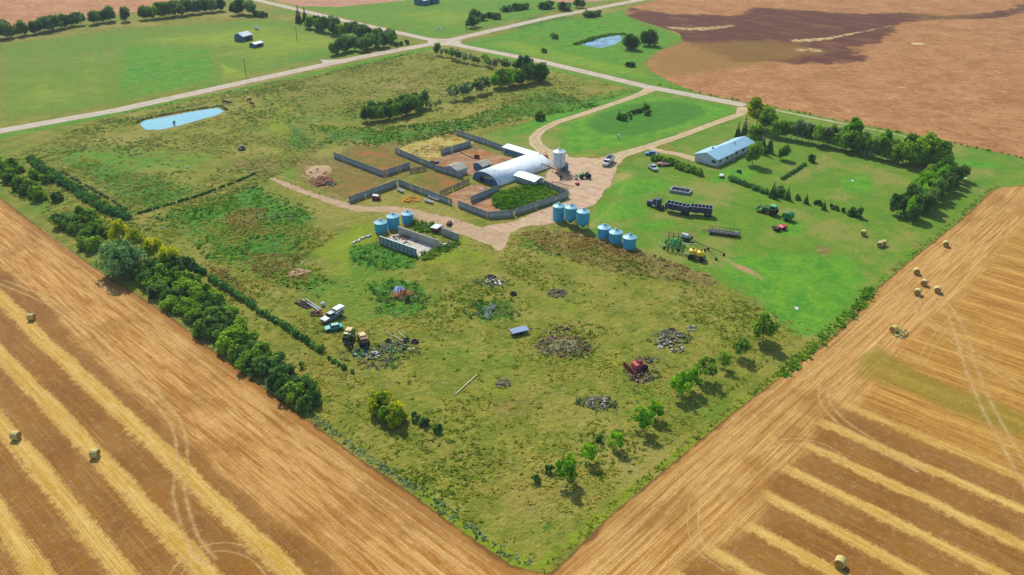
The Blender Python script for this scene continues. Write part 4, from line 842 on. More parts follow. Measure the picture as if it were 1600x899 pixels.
weeds_area = mask_poly([(240, 338), (400, 288), (500, 330), (500, 372), (465, 400), (520, 440), (500, 465), (420, 440), (330, 410)], [(545, 388), (590, 378), (655, 402), (640, 420), (590, 422), (550, 412)], [(570, 445), (610, 435), (660, 445), (670, 480), (640, 505), (590, 490)], [(740, 470), (800, 468), (802, 500), (750, 505)], [(480, 195), (600, 200), (720, 185), (860, 140), (940, 165), (780, 195), (600, 232), (500, 225)], [(540, 520), (640, 520), (650, 560), (600, 575), (540, 550)])
tufts('green_weeds', 10000, weeds_area, .5, tuft_mat('green_weed_leaves', (58, 96, 40), (100, 140, 54), (146, 150, 80)), 5, 'lush green weed patches in the pasture', 'weeds', .5, lambda X, Y: np.clip(2.6*(fbm(X, Y, 10, 4)-.35), .05, 1))
brown_area = mask_poly([(808, 360), (900, 362), (1000, 392), (1110, 430), (1130, 452), (1060, 442), (960, 425), (850, 395)], [(350, 330), (420, 325), (420, 365), (360, 370)], [(320, 415), (350, 420), (400, 470), (370, 470)], [(845, 525), (910, 525), (915, 545), (880, 556), (848, 548)], [(380, 395), (470, 400), (480, 445), (400, 430)])
tufts('brown_weeds', 6000, brown_area, .5, tuft_mat('brown_weed_stalks', (110, 112, 60), (146, 130, 80), (172, 144, 96)), 6, 'tall reddish-brown dried weeds below the grain bins', 'weeds', .45, lambda X, Y: np.clip(2.6*(fbm(X, Y, 8, 4)-.3), .1, 1)*(np.maximum(T1(X, Y), yard(X, Y)) < -.8))
le = [p for p in left_edge]; lf = stroke_sd([(p[0]+1.3, p[1]) for p in le if p[1] < 205], 1.7)
tufts('edge_brush', 420, lf, .35, tuft_mat('silver_brush', (96, 122, 84), (146, 160, 122), (120, 128, 70)), 8, 'silvery-green brush fringe along the left stubble field', 'brush', .32)
rf = stroke_sd([(p[0], p[1]+1.0) for p in right_edge[:-1]], 1.5)
tufts('edge_grass', 420, rf, .28, tuft_mat('edge_grass_blades', (92, 112, 48), (128, 136, 60), (150, 134, 74)), 9, 'tall grass fringe along the right stubble field', 'grass', .28)
tufts('edge_brush', 200, stroke_sd(PP([(1222, 585), (1290, 525), (1340, 480), (1360, 455)]), 3), .5, tuft_mat('yard_edge_leaves', (60, 104, 38), (96, 138, 52), (120, 146, 60)), 12, 'low green brush where the mown yard meets the right stubble', 'brush', .5)
tufts('ditch_grass', 6000, union(stroke_sd(PP([(185, 190), (400, 143), (640, 84)]), 3), stroke_sd(PP([(1030, 133), (1210, 168), (1400, 206), (1600, 247), (1660, 260)]), 2.0)), .7, tuft_mat('ditch_blades', (60, 100, 34), (98, 144, 40), (140, 160, 60)), 10, 'long ditch grass beside the roads', 'grass', .5)
tufts('pen_weeds', 1500, mask_poly([(775, 305), (800, 296), (848, 290), (872, 304), (820, 322), (790, 330), (772, 322)]), .9, tuft_mat('pen_weed_leaves', (64, 104, 34), (96, 132, 44), (130, 150, 60)), 11, 'tall bright weeds filling the plank pen beside the arched barn', 'weeds', .6)
# =================================================================== BUILT THINGS
SKYTINT_STEEL = simple('galvanised_steel_sky_tint', (92, 188, 222), .45, .15, .10, 1.2, 0, .5, (70, 130, 160), .3, True)  # plain galvanised walls; the sky's blue reflection is painted into the base colour
SKYTINT_ROOF = simple('galvanised_roof_sky_tint', (176, 226, 238), .5, .1, .08, 1.2, 0, .5, (120, 180, 200), .3, True)  # same galvanised steel, paler; reflected sky blue painted into the colour
WHITEST = simple('white_painted_steel', (238, 246, 250), .45, 0, .06, 1, 0, .5, (190, 200, 204), .4, True)
BARNROOF = simple('pale_barn_sheeting', (262, 276, 280), .4, 0, .07, .4, 0, .5, (140, 200, 222), .4, True)
DARKBLUE = simple('weathered_blue_sheeting', (92, 124, 152), .7, 0, .2, 1, 0, .3, (40, 60, 80), .5)
PLANK = simple('grey_weathered_planks', (176, 188, 190), .9, 0, .3, 1.6, .02, .2, (126, 138, 142), .6, True)
POSTM = simple('grey_post', (120, 116, 108), .9, 0, .2)
SHEDROOF = simple('weathered_shed_roof', (182, 178, 164), .85, 0, .18, .8, 0, .2, (120, 116, 104), .6)
CONC = simple('poured_concrete', (186, 184, 178), .9, 0, .15, .7, 0, .2, (130, 130, 120), .5, True)
GALV = simple('galvanised_sheet', (170, 196, 204), .5, .3, .15, 2, 0, .5, (110, 120, 120), .5, True)
BLACK = simple('black_rubber', (38, 38, 40), .85, 0, .2); RIM = simple('pale_rim', (206, 204, 190), .5, .2, .1)
STEELD = simple('dark_steel', (62, 66, 70), .6, .3, .25); NAVY = simple('navy_paint', (56, 66, 104), .45, .1, .15, 1, 0, .5, (120, 110, 100), .3)
WHITEP = simple('white_vehicle_paint', (228, 230, 232), .35, 0, .05, 1, 0, .5, (180, 176, 168), .3); GLASS = simple('dark_window_glass', (34, 48, 60), .12, 0, .1, 1, 0, .6)
GREENP = simple('green_machine_paint', (30, 128, 58), .45, 0, .2, 1, 0, .5); LGREEN = simple('light_green_cab_roof', (110, 196, 140), .45, 0, .1)
YELLOWP = simple('yellow_poly_tank', (250, 216, 20), .4, 0, .06); REDP = simple('red_machine_paint', (196, 40, 36), .45, 0, .2, 1, 0, .5); RUST = simple('rusty_steel', (136, 74, 58), .9, 0, .35, 2)
PINKR = simple('sunfaded_red_paint', (206, 110, 108), .7, 0, .25, 2, 0, .3, (120, 60, 60), .6); CREAM = simple('cream_paint', (226, 204, 150), .6, 0, .12, 2, 0, .3, (160, 110, 70), .4)
BLUEP = simple('light_blue_vehicle_paint', (96, 150, 200), .35, 0, .1); TEAL = simple('teal_vehicle_paint', (60, 178, 164), .4, 0, .2, 2); GREYP = simple('grey_vehicle_paint', (150, 156, 164), .45, .1, .15)
STRAW = simple('baled_straw', (220, 206, 140), .95, 0, .25, 6, .05); STRAWD = simple('bale_end_straw', (176, 146, 88), .95, 0, .3, 8, .05)
WOODG = simple('grey_timber', (150, 132, 116), .9, 0, .3, 3); WOODB = simple('brown_timber', (92, 72, 66), .9, 0, .3, 3)
SIDING = simple('pale_house_siding', (222, 230, 236), .7, 0, .05, 2); HROOF = simple('pale_blue_metal_roof', (170, 212, 232), .45, 0, .06, .6, 0, .5, (130, 176, 200), .3, True)
LIME = simple('pale_limey_heap', (200, 196, 176), .95, 0, .3, 3, .05); SOILP = simple('brown_spoil', (150, 104, 72), .95, 0, .3, 2, .1); TARP = simple('blue_tarp', (110, 136, 190), .6, 0, .2, 2)
SAND = simple('orange_chaff', (206, 150, 60), .95, 0, .3, 3, .1); INNER = simple('dark_box_interior', (48, 40, 44), .9, 0, .3, 1); HG = simple('scrap_grey', (116, 114, 104), .85, .1, .4, 3); HIDEB = simple('black_hide', (30, 26, 24), .8, 0, .2); HIDEW = simple('pale_hide', (210, 200, 180), .8, 0, .1); HIDER = simple('brown_hide', (84, 52, 34), .8, 0, .2)
def rings(name, base):
    return base
# ---------------------------------------------------------------- grain bins
def bin_(xy, r, hw, label, group, lift=0.0, wall=None, roof=None, name='grain_bin', ladder=0.6, lean=0):
    wall = wall or SKYTINT_STEEL; roof = roof or SKYTINT_ROOF
    root = empty(name, (xy[0], xy[1], 0), 0, label, 'grain bin', group)
    pr = []; n = max(4, int(hw/.8))
    for k in range(n):
        z0 = lift+hw*k/n; z1 = lift+hw*(k+1)/n; pr += [(r, z0), (r+.03, z0+.06), (r+.03, z1-.06)]
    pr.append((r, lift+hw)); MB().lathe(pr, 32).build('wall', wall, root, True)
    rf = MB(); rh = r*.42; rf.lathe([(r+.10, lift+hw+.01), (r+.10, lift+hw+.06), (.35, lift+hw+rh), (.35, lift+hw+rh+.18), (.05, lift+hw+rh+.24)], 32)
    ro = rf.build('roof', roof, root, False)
    rb = MB()
    for k in range(16):
        a = 2*math.pi*k/16; c, s = math.cos(a), math.sin(a); rb.tube(((r+.05)*c, (r+.05)*s, lift+hw+.09), (.4*c, .4*s, lift+hw+rh+.04), .03, None, 4)
    rb.build('roof_rib', roof, ro)
    MB().lathe([(.28, lift+hw+rh+.2), (.30, lift+hw+rh+.42), (.12, lift+hw+rh+.5)], 12).build('hatch', GALV, ro)
    if lift: 
        MB().lathe([(r-.05, lift), (.25, .55), (.2, .4)], 24).build('hopper', wall, root, True)
        for k in range(6):
            a = 2*math.pi*(k+.5)/6; c, s = math.cos(a), math.sin(a); MB().tube(((r+.02)*c, (r+.02)*s, -.02), ((r+.02)*c, (r+.02)*s, lift+.3), .08, None, 6).build('leg', STEELD, root)
    else: MB().lathe([(r+.2, -.05), (r+.2, .08)], 32).build('foundation', CONC, root)
    ld = MB(); a = ladder+AZ+math.pi
    for s in (-.2, .2):
        ld.tube(((r+.1)*math.cos(a)-s*math.sin(a), (r+.1)*math.sin(a)+s*math.cos(a), .2), ((r+.1)*math.cos(a)-s*math.sin(a), (r+.1)*math.sin(a)+s*math.cos(a), lift+hw), .03, None, 4)
    for k in range(int((lift+hw)/.45)): z = .4+k*.45; ld.tube(((r+.1)*math.cos(a)+.2*math.sin(a), (r+.1)*math.sin(a)-.2*math.cos(a), z), ((r+.1)*math.cos(a)-.2*math.sin(a), (r+.1)*math.sin(a)+.2*math.cos(a), z), .02, None, 4)
    ld.build('ladder', GALV, root)
    return root
gb = 'grain bins in the row beside the mown yard'
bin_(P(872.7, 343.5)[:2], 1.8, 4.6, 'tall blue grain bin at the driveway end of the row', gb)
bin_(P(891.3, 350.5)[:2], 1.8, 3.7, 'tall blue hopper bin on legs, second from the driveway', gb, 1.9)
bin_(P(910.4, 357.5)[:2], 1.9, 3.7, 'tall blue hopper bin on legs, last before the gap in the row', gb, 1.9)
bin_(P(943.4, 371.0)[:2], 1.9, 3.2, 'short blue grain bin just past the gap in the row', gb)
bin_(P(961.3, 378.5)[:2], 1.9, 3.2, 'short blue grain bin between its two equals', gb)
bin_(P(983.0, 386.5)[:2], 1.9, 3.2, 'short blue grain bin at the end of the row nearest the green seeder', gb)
g3b = 'grain bins behind the concrete bunks'
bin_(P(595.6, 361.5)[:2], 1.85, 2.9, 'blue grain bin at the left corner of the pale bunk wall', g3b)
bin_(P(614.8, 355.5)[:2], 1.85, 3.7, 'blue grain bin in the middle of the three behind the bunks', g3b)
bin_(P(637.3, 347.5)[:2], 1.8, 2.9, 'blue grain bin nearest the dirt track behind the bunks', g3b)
sb = bin_(P(873.0, 268.0)[:2], 2.2, 5.2, 'large white hopper silo standing beside the arched barn', None, 2.2, WHITEST, WHITEST, 'white_silo', ladder=.2); sb['category'] = 'silo'
bin_((214.6, 178.2), 1.6, 2.4, 'small dark blue steel bin between arched barn and white silo', None, 0, DARKBLUE, DARKBLUE, 'steel_bin')
# ---------------------------------------------------------------- arched barn
b = empty('arched_barn', (186.3, 189.6, 0), 0, 'long pale blue arched barn with a dark gable end', 'barn')
LB = 27.5; HW = 6.3; HB = 3.9
arc = [(HW*math.cos(math.pi*k/24), HB*math.sin(math.pi*k/24)**.85) for k in range(25)]
m = MB(); V = []
for x in (0, LB):
    for (y, z) in arc: V.append((x, y, z))
m.add(V, [(k, k+1, 25+k+1, 25+k) for k in range(24)])
roof = m.build('roof', BARNROOF, b, True)
md = roof.modifiers.new('thickness', 'SOLIDIFY'); md.thickness = .08; md.offset = -1
m = MB()
for j in range(13):
    x = LB*(j+.5)/13
    for k in range(1, 23): m.tube((x, arc[k][0]*1.004, arc[k][1]*1.004), (x, arc[k+1][0]*1.004, arc[k+1][1]*1.004), .02, None, 4, False)
m.build('rib', BARNROOF, roof)
inn = [(y*.97, z*.97) for y, z in arc]
MB().prism(inn, .25, .4).build('gable_wall', DARKBLUE, b); MB().prism(inn, LB-.4, LB-.25).build('gable_wall', DARKBLUE, b)
MB().b2(.10, .24, .4, 2.6, .02, 1.9).build('doorway', INNER, b); MB().b2(.08, .235, -3.4, -2.6, .9, 1.6).build('doorway', INNER, b)
MB().box((.15, -1.2, 2.2), (.10, 7, .45), rx=-.18).build('sagging_board', SHEDROOF, b)
# porch
p = empty('barn_lean_to', (197.0, 178.6, 0), 0, 'white-roofed lean-to sticking out of the arched barn', 'lean-to')
MB().b2(-2.1, 2.1, -4.2, 5.0, 0, 2.1).build('wall', PLANK, p)
MB().prism([(-2.7, 2.12), (0, 2.85), (2.7, 2.12), (2.7, 2.22), (0, 2.97), (-2.7, 2.22)], -4.7, 5.2, 'Y').build('roof', WHITEST, p)
MB().b2(-.6, .5, -4.23, -4.12, .02, 1.8).build('door', DARKBLUE, p)
# sheds by the corral
def shed(name, loc, rz, L, Wd, hw, rise, wallm, roofm, label, slant=False):
    r = empty(name, loc, rz, label, 'shed')
    if slant:
        MB().prism([(-Wd/2, 0), (Wd/2, 0), (Wd/2, hw), (-Wd/2, hw+rise)], -L/2, L/2).build('wall', wallm, r)
        MB().prism([(-Wd/2-.2, hw+rise+.03), (Wd/2+.3, hw-.05), (Wd/2+.3, hw+.08), (-Wd/2-.2, hw+rise+.16)], -L/2-.2, L/2+.2).build('roof', roofm, r)
    else:
        MB().prism([(-Wd/2, 0), (Wd/2, 0), (Wd/2, hw), (0, hw+rise-.04), (-Wd/2, hw)], -L/2, L/2).build('wall', wallm, r)
        MB().prism([(-Wd/2-.3, hw-.1), (0, hw+rise), (Wd/2+.3, hw-.1), (Wd/2+.3, hw+.04), (0, hw+rise+.14), (-Wd/2-.3, hw+.04)], -L/2-.25, L/2+.25).build('roof', roofm, r)
    return r
r = shed('corral_shed', (186.6, 204.5, 0), 0, 5.0, 6.5, 2.1, 1.0, PLANK, SHEDROOF, 'weathered grey shed left of the arched barn gable'); MB().b2(-2.56, -2.45, -1, 1, .02, 1.8).build('doorway', INNER, r)
r = shed('corral_shed', (196.0, 200.6, 0), 0, 4.6, 4.6, 1.9, .9, DARKBLUE, SHEDROOF, 'small grey-roofed shed tucked behind the arched barn'); MB().b2(-1, 1, -2.36, -2.25, .02, 1.6).build('doorway', INNER, r)
r = shed('feeding_shelter', (215.2, 200.0, 0), math.pi/2, 15.5, 3.0, 2.2, .45, PLANK, WHITEST, 'long narrow white-roofed shelter along the plank fence', True); MB().b2(-6.5, 6.5, 1.46, 1.56, .3, 1.8).build('open_front', DARKBLUE, r)
# ---------------------------------------------------------------- house
h = empty('farmhouse', (255.4, 145.2, 0), 0, 'long pale bungalow with a pale blue metal roof', 'house')
MB().b2(0, 11.5, -4.6, 4.6, 0, 2.7).build('wall', SIDING, h); MB().b2(11.5, 27, -4.2, 3.4, 0, 2.7).build('wall', SIDING, h)
rf = MB().prism([(-5.1, 2.62), (0, 4.35), (5.1, 2.62), (5.1, 2.75), (0, 4.5), (-5.1, 2.75)], -.5, 11.8).build('roof', HROOF, h)
r2 = MB().prism([(-4.7, 2.60), (-.2, 4.20), (3.9, 2.60), (3.9, 2.72), (-.2, 4.34), (-4.7, 2.72)], 11.82, 27.5).build('roof', HROOF, h)
MB().prism([(-4.55, 2.7), (4.55, 2.7), (0, 4.28)], 0.02, .2).build('gable', SIDING, h); MB().prism([(-4.15, 2.7), (3.35, 2.7), (-.2, 4.1)], 26.7, 26.9).build('gable', SIDING, h)
for c_ in ((-.03, -3.4, 1.7, 'X', 1.7), (2.2, -4.63, 1.6, 'Y', 1.3), (7.2, -4.63, 1.6, 'Y', 1.5), (14.5, -4.23, 1.6, 'Y', 1.6), (19.5, -4.23, 1.6, 'Y', 1.3), (24, -4.23, 1.6, 'Y', 1.3)):
    wn = empty('window', (c_[0], c_[1], c_[2])); wn.parent = h; q = c_[4]/2
    if c_[3] == 'X':
        MB().b2(-.05, .02, -q-.1, q+.1, -.6, .6).build('frame', WHITEP, wn); MB().b2(-.08, -.04, -q, q, -.5, .5).build('pane', GLASS, wn)
    else:
        MB().b2(-q-.1, q+.1, -.05, .02, -.6, .6).build('frame', WHITEP, wn); MB().b2(-q, q, -.08, -.04, -.5, .5).build('pane', GLASS, wn)
MB().b2(10.2, 11.1, -4.68, -4.58, .1, 2.1).build('door', GREYP, h); MB().b2(9.6, 11.7, -5.8, -4.7, 0, .35).build('doorstep', CONC, h)
MB().b2(-.09, .03, -.5, 3.8, .05, 2.2).build('garage_door', WHITEP, h)
MB().b2(5.5, 6.1, .6, 1.2, 3.9, 4.9).build('chimney', GALV, rf); MB().b2(17.3, 17.7, -1.6, -1.2, 3.6, 4.6).build('vent', GALV, r2)
for y_ in (-5.15, 5.05): MB().b2(-.5, 11.8, y_, y_+.1, 2.5, 2.6).build('gutter', WHITEP, rf)
MB().b2(-.05, 27.05, -4.75, 4.7, -.05, .12).build('foundation', CONC, h)
# ---------------------------------------------------------------- far farmyard buildings
def gbarn(name, px, py, L, Wd, hw, rise, wm, rm, label, rz=0.0, cat='barn'):
    q = P(px, py); r = shed(name, (q.x, q.y, 0), rz, L, Wd, hw, rise, wm, rm, label); r['category'] = cat
    MB().b2(-1.4, 1.4, -Wd/2-.06, -Wd/2+.05, .02, hw*.75).build('door', INNER, r)
    for s in (-1, 1): MB().b2(s*L*.32-.5, s*L*.32+.5, -Wd/2-.05, -Wd/2+.05, 1.1, min(hw-.3, 2.0)).build('window', GLASS, r)
    return r
gbarn('machine_shed', 667, 6, 17, 10, 3.6, 1.6, DARKBLUE, BARNROOF, 'dark machine shed with a pale roof at the top of the view', 0.1, 'shed')
gbarn('abandoned_house', 381, 63, 8, 7, 3.0, 1.8, DARKBLUE, WHITEST, 'small blue-walled building with a whitish roof across the main road', .3, 'building')
gbarn('low_outbuilding', 401, 73, 7, 4.5, 2.0, .7, DARKBLUE, WHITEST, 'low flat outbuilding beside the small blue-walled building', .3, 'shed')
# ---------------------------------------------------------------- plank fences round the pens
def fence(a, bb, label, hgt=2.3, group='plank windbreak fences of the cattle pens', mat_=None, name='plank_fence', gap=False):
    A_ = Vector(a[:2]); B_ = Vector(bb[:2]); L = (B_-A_).length; r = empty(name, (A_.x, A_.y, 0), math.atan2(B_.y-A_.y, B_.x-A_.x), label, 'fence', group)
    n = max(1, round(L/2.4)); seg = L/n
    m = MB(); nb = max(2, round(L/.3)); rr = random.Random(int(L*100))
    for k in range(nb):
        if rr.random() < .03: continue
        m.b2(L*k/nb+.012, L*(k+1)/nb-.012, -.03, .03, .03, hgt+rr.uniform(-.09, .06))
    m.build('boards', mat_ or PLANK, r)
    m = MB()
    for z in (.4, hgt*.8): m.b2(0, L, -.12, -.035, z-.07, z+.07); m.b2(0, L, .035, .12, z-.07, z+.07)
    m.build('rails', POSTM, r)
    for k in range(n+1): MB().b2(seg*k-.09, seg*k+.09, .122, .30, -.1, hgt-.1).build('post', POSTM, r)
    return r
def X_(px, py): return tuple(P(px, py)[:2])
FN = [((522, 247), (599, 276.5), 'plank fence on the left side of the weedy pen'), ((602, 275.5), (641, 262.5), 'short plank fence closing the weedy pen'),
 ((618, 239.5), (677, 264.5), 'plank fence between the straw pen and the weedy pen'), ((678, 266), (722, 279.5), 'plank fence running up to the grey corral shed'),
 ((690, 242.5), (736, 228.5), 'plank fence between straw pen and cattle pen'), ((713, 211.5), (760, 226.5), 'plank fence at the far corner of the straw pen'),
 ((762, 227.5), (816, 247), 'far plank fence of the cattle pen leading to the white-roofed shelter'),
 ((547, 317.5), (620, 291), 'plank fence facing the dirt track at the left'), ((622, 289.5), (705, 321), 'long plank fence behind the parked troughs'),
 ((716, 324), (762, 341.5), 'plank fence along the dirt track below the arched barn'), ((763, 341.5), (799, 339), 'short plank fence at the bend of the dirt track'),
 ((800, 338.5), (887, 309.5), 'plank fence between weedy pen and driveway'), ((888, 308.5), (851, 291.5), 'plank fence from the lean-to to the driveway corner'),
 ((737, 317), (781, 298.5), 'plank fence running up to the arched barn corner')]
for a, c_, l in FN: fence(X_(*a), X_(*c_), l)
BOARDB = simple('brown_corral_boards', (122, 108, 108), .9, 0, .3, 2, 0, .2)
def rail_fence(a, bb, label, hgt=1.7):
    A_ = Vector(X_(*a)); B_ = Vector(X_(*bb)); L = (B_-A_).length; r = empty('corral_fence', (A_.x, A_.y, 0), math.atan2(B_.y-A_.y, B_.x-A_.x), label, 'fence', 'board corral fences')
    n = max(1, round(L/2.6)); m = MB()
    for z in (.35, .75, 1.15, 1.55): m.b2(0, L, -.04, .04, z-.13, z+.13)
    m.build('boards', BOARDB, r)
    for k in range(n+1): MB().tube((L*k/n, .14, -.1), (L*k/n, .14, hgt), .1, .09, 6).build('post', POSTM, r)
rail_fence((688, 306), (706, 298), 'dark board corral fence piece nearest the dirt track'); rail_fence((709, 297), (733, 286), 'dark board corral fence joining the grey shed')
rail_fence((641, 271), (666, 266), 'low board fence in the grass strip between the pens')
# wire fences
def wire_fence(pts, label, step=6.0, hgt=1.25):
    w_ = [Vector(X_(*q)) for q in pts]; r = empty('wire_fence', (w_[0].x, w_[0].y, 0), 0, label, 'fence', None); o0 = w_[0]; m = MB(); ps = []
    for a, c_ in zip(w_[:-1], w_[1:]):
        L = (c_-a).length; n = max(1, int(L/step))
        for k in range(n): ps.append(a+(c_-a)*k/n-o0)
    ps.append(w_[-1]-o0); ps = ps[:98]
    for z in (.4, .8, 1.15): m.path([(q.x, q.y, z) for q in ps], .012, 3)
    m.build('wire', STEELD, r); pm = None
    for q in ps:
        if pm is None: pm = MB().tube((0, 0, -.1), (0, 0, hgt), .07, .06, 5).build('post', POSTM, r); pm.location = (q.x, q.y, 0)
        else: c2 = pm.copy(); col.objects.link(c2); c2.location = (q.x, q.y, 0); c2.rotation_euler = (random.uniform(-.05, .05), random.uniform(-.05, .05), 0)
wire_fence([(845, 352), (930, 384), (1000, 405), (1100, 440), (1180, 472), (1210, 492)], 'wire fence between the brown weeds and the mown yard')
wire_fence([(1212, 500), (1250, 530)], 'short wire fence from the big dark tree to the stubble')
wire_fence([(215, 190), (300, 170), (400, 147), (500, 122), (600, 100), (680, 84)], 'wire fence along the pasture side of the main road')
wire_fence([(398, 146), (440, 188), (492, 238)], 'old wire fence cutting through the far pasture')
wire_fence([(750, 212), (800, 196), (844, 186), (900, 170), (985, 142)], 'wire fence between the rough pasture and the driveway lawn')
wire_fence([(590, 232), (640, 222), (712, 208)], 'wire fence along the far side of the straw pen')
wire_fence([(455, 290), (500, 305), (545, 320)], 'overgrown wire fence between manure yard and dirt track')
# ---------------------------------------------------------------- bunk walls
def cwall(a, bb, hgt, label, m_, ribs, th=.25):
    A_ = Vector(X_(*a)); B_ = Vector(X_(*bb)); L = (B_-A_).length; r = empty('bunk_wall', (A_.x, A_.y, 0), math.atan2(B_.y-A_.y, B_.x-A_.x), label, 'wall')
    MB().box((L/2, 0, hgt/2), (L, th, hgt)).build('panel', m_, r)
    if ribs:
        for k in range(ribs+1): MB().box((L*k/ribs, -th/2-.09, hgt/2), (.16, .18, hgt-.1)).build('buttress', WOODG, r)
    else: MB().b2(-.02, L+.02, -th/2-.06, th/2+.06, hgt+.003, hgt+.12).build('cap', CONC, r)
    return r
cwall((594, 381), (651, 401.5), 2.5, 'pale ribbed bunk wall nearest the lush weeds', GALV, 9)
cwall((623, 366), (686, 388), 2.4, 'tall grey bunk wall between the two silage bays', CONC, 0)
cwall((690, 366), (717, 377), 2.2, 'shorter grey bunk wall nearest the dirt track', CONC, 0)
sl = sheet('bunk_slab', poly_sd(PP([(594, 380), (652, 400.5), (687, 388), (624, 365)])), slabm, .03, .8, 0.0, kind='structure')
# ---------------------------------------------------------------- wheels and vehicles
WH = {}
def wheel(parent, x, y, r, wd, z=None, lug=False, name='wheel', rim=None):
    key = (round(r, 2), round(wd, 2), lug, rim)
    if key not in WH:
        t = MB().lathe([(r*.55, -wd/2), (r*.92, -wd/2), (r, -wd*.3), (r, wd*.3), (r*.92, wd/2), (r*.55, wd/2)], 18, axis='Y')
        if lug:
            for k in range(16):
                a = 6.283*k/16; t.box((r*math.cos(a), 0, r*math.sin(a)), (.07, wd*.9, .10), ry=-a)
        a_ = t.build('tyre', BLACK); b_ = MB().lathe([(r*.2, -wd*.42), (r*.56, -wd*.35), (r*.56, wd*.35), (r*.2, wd*.42)], 14, axis='Y').build('rim', rim or RIM)
        WH[key] = (a_.data, b_.data); bpy.data.objects.remove(a_); bpy.data.objects.remove(b_)
    e = empty(name, (x, y, z if z is not None else r)); e.parent = parent
    for nm, me in zip(('tyre', 'rim'), WH[key]): o = bpy.data.objects.new(nm, me); col.objects.link(o); o.parent = e
    return e
def lay(pa, pb):
    """mid point, heading a->b and length on the ground"""
    a = Vector(X_(*pa)); b_ = Vector(X_(*pb)); return ((a.x+b_.x)/2, (a.y+b_.y)/2, 0), math.atan2(b_.y-a.y, b_.x-a.x), (b_-a).length
def pickup(pa, pb, m_, label, name='pickup_truck', cat='pickup truck', dark=False, L=None):
    loc, rz, l = lay(pa, pb); r = empty(name, loc, rz, label, cat); L = L or 5.4; w2 = .95
    MB().prism([(-L/2, .45), (L/2-.1, .45), (L/2, .9), (L/2-.1, 1.12), (L*.20, 1.22), (L*.18, 1.25), (-L*.1, 1.25), (-L*.1, .75), (-L/2+.1, .75)], -w2, w2, 'Y').build('body', m_, r, bevel=.03)
    MB().box((L*.045, 0, 1.56), (L*.30, w2*1.8, .62), taper=.80).build('cab_glass', GLASS, r); MB().box((L*.045, 0, 1.90), (L*.24, w2*1.44, .07)).build('cab_roof', m_, r)
    for s in (-1, 1): MB().b2(-L/2, -L*.1, s*w2-.06, s*w2+.06, .7, 1.25).build('box_side', m_, r)
    MB().b2(-L/2-.03, -L/2+.06, -w2, w2, .7, 1.22).build('tailgate', m_, r)
    for x in (-L*.3, L*.32):
        for s in (-1, 1): wheel(r, x, s*w2*.93, .38, .26)
    for s in (-1, 1): MB().box((L/2-.02, s*.68, .9), (.08, .3, .18)).build('headlight', RIM, r)
    return r
def car(pa, pb, m_, label, L=4.6):
    loc, rz, l = lay(pa, pb); r = empty('parked_car', loc, rz, label, 'car'); w2 = .9
    MB().prism([(-L/2, .4), (L/2, .4), (L/2, .75), (L*.2, .95), (-L*.38, .98), (-L/2, .85)], -w2, w2, 'Y').build('body', m_, r, bevel=.05)
    MB().box((-L*.07, 0, 1.18), (L*.56, w2*1.75, .46), taper=.76).build('windows', GLASS, r); MB().box((-L*.07, 0, 1.43), (L*.40, w2*1.3, .06)).build('roof', m_, r)
    for x in (-L*.3, L*.32):
        for s in (-1, 1): wheel(r, x, s*w2*.93, .34, .24)
    return r
# white grain truck in the yard
loc, rz, l = lay((956, 251), (944.5, 262)); t = empty('grain_truck', loc, rz, 'white grain truck with an open dark box parked on the yard gravel', 'truck')
MB().b2(-3.6, 3.7, -.4, .4, .62, .85).build('frame', STEELD, t)
bx = empty('grain_box', (-1.5, 0, 0)); bx.parent = t
MB().b2(-2.2, 2.2, -1.15, 1.15, .9, 1.05).build('floor', INNER, bx)
m = MB()
for s in (-1, 1): m.b2(-2.2, 2.2, s*1.2-.07, s*1.2+.07, .9, 2.3)
m.b2(-2.34, -2.2, -1.27, 1.27, .9, 2.3); m.b2(2.2, 2.34, -1.27, 1.27, .9, 2.3); m.build('side_board', WHITEP, bx); MB().b2(-2.1, 2.1, -1.05, 1.05, 1.06, 1.5).build('grain_load', INNER, bx)
MB().prism([(1.0, .6), (3.75, .6), (3.8, 1.35), (2.6, 1.5), (2.25, 2.25), (1.1, 2.3)], -1.05, 1.05, 'Y').build('cab', WHITEP, t, bevel=.05)
MB().box((2.5, 0, 1.92), (.08, 1.8, .6), ry=-.4).build('windscreen', GLASS, t)
for s in (-1, 1): MB().b2(1.3, 2.1, s*1.06-.02, s*1.06+.02, 1.5, 2.1).build('side_window', GLASS, t)
for x in (-2.4, -1.3, 3.0):
    for s in (-1, 1): wheel(t, x, s*.98, .48, .3)
# highway tractor and its two hopper trailers
loc, rz, l = lay((1037, 328), (1015, 320.5)); t = empty('highway_tractor', loc, rz, 'dark blue highway truck coupled ahead of two dark trailers', 'truck')
MB().b2(-3.2, 3.2, -.42, .42, .7, .95).build('frame', STEELD, t)
MB().prism([(.9, .7), (3.3, .7), (3.4, 1.5), (2.0, 1.75), (.9, 1.8)], -.95, .95, 'Y').build('hood', NAVY, t, bevel=.05)
MB().box((.1, 0, 1.95), (1.8, 2.1, 1.9), taper=.9).build('cab', NAVY, t, bevel=.05); MB().box((.98, 0, 2.25), (.06, 1.7, .6), ry=-.12).build('windscreen', GLASS, t)
MB().box((-.95, 0, 2.0), (.5, 1.9, 2.2)).build('sleeper', NAVY, t, bevel=.04)
for s in (-1, 1): MB().tube((-.6, s*1.12, .9), (-.6, s*1.12, 3.2), .09, None, 8).build('exhaust_stack', RIM, t); MB().tube((-.2, s*1.0, .75), (1.0, s*1.0, .75), .3, None, 10).build('fuel_tank', RIM, t)
MB().b2(3.35, 3.5, -1.1, 1.1, .4, .75).build('bumper', RIM, t)
for x in (-2.9, -1.7, 2.6):
    for s in (-1, 1): wheel(t, x, s*.95, .5, .34)
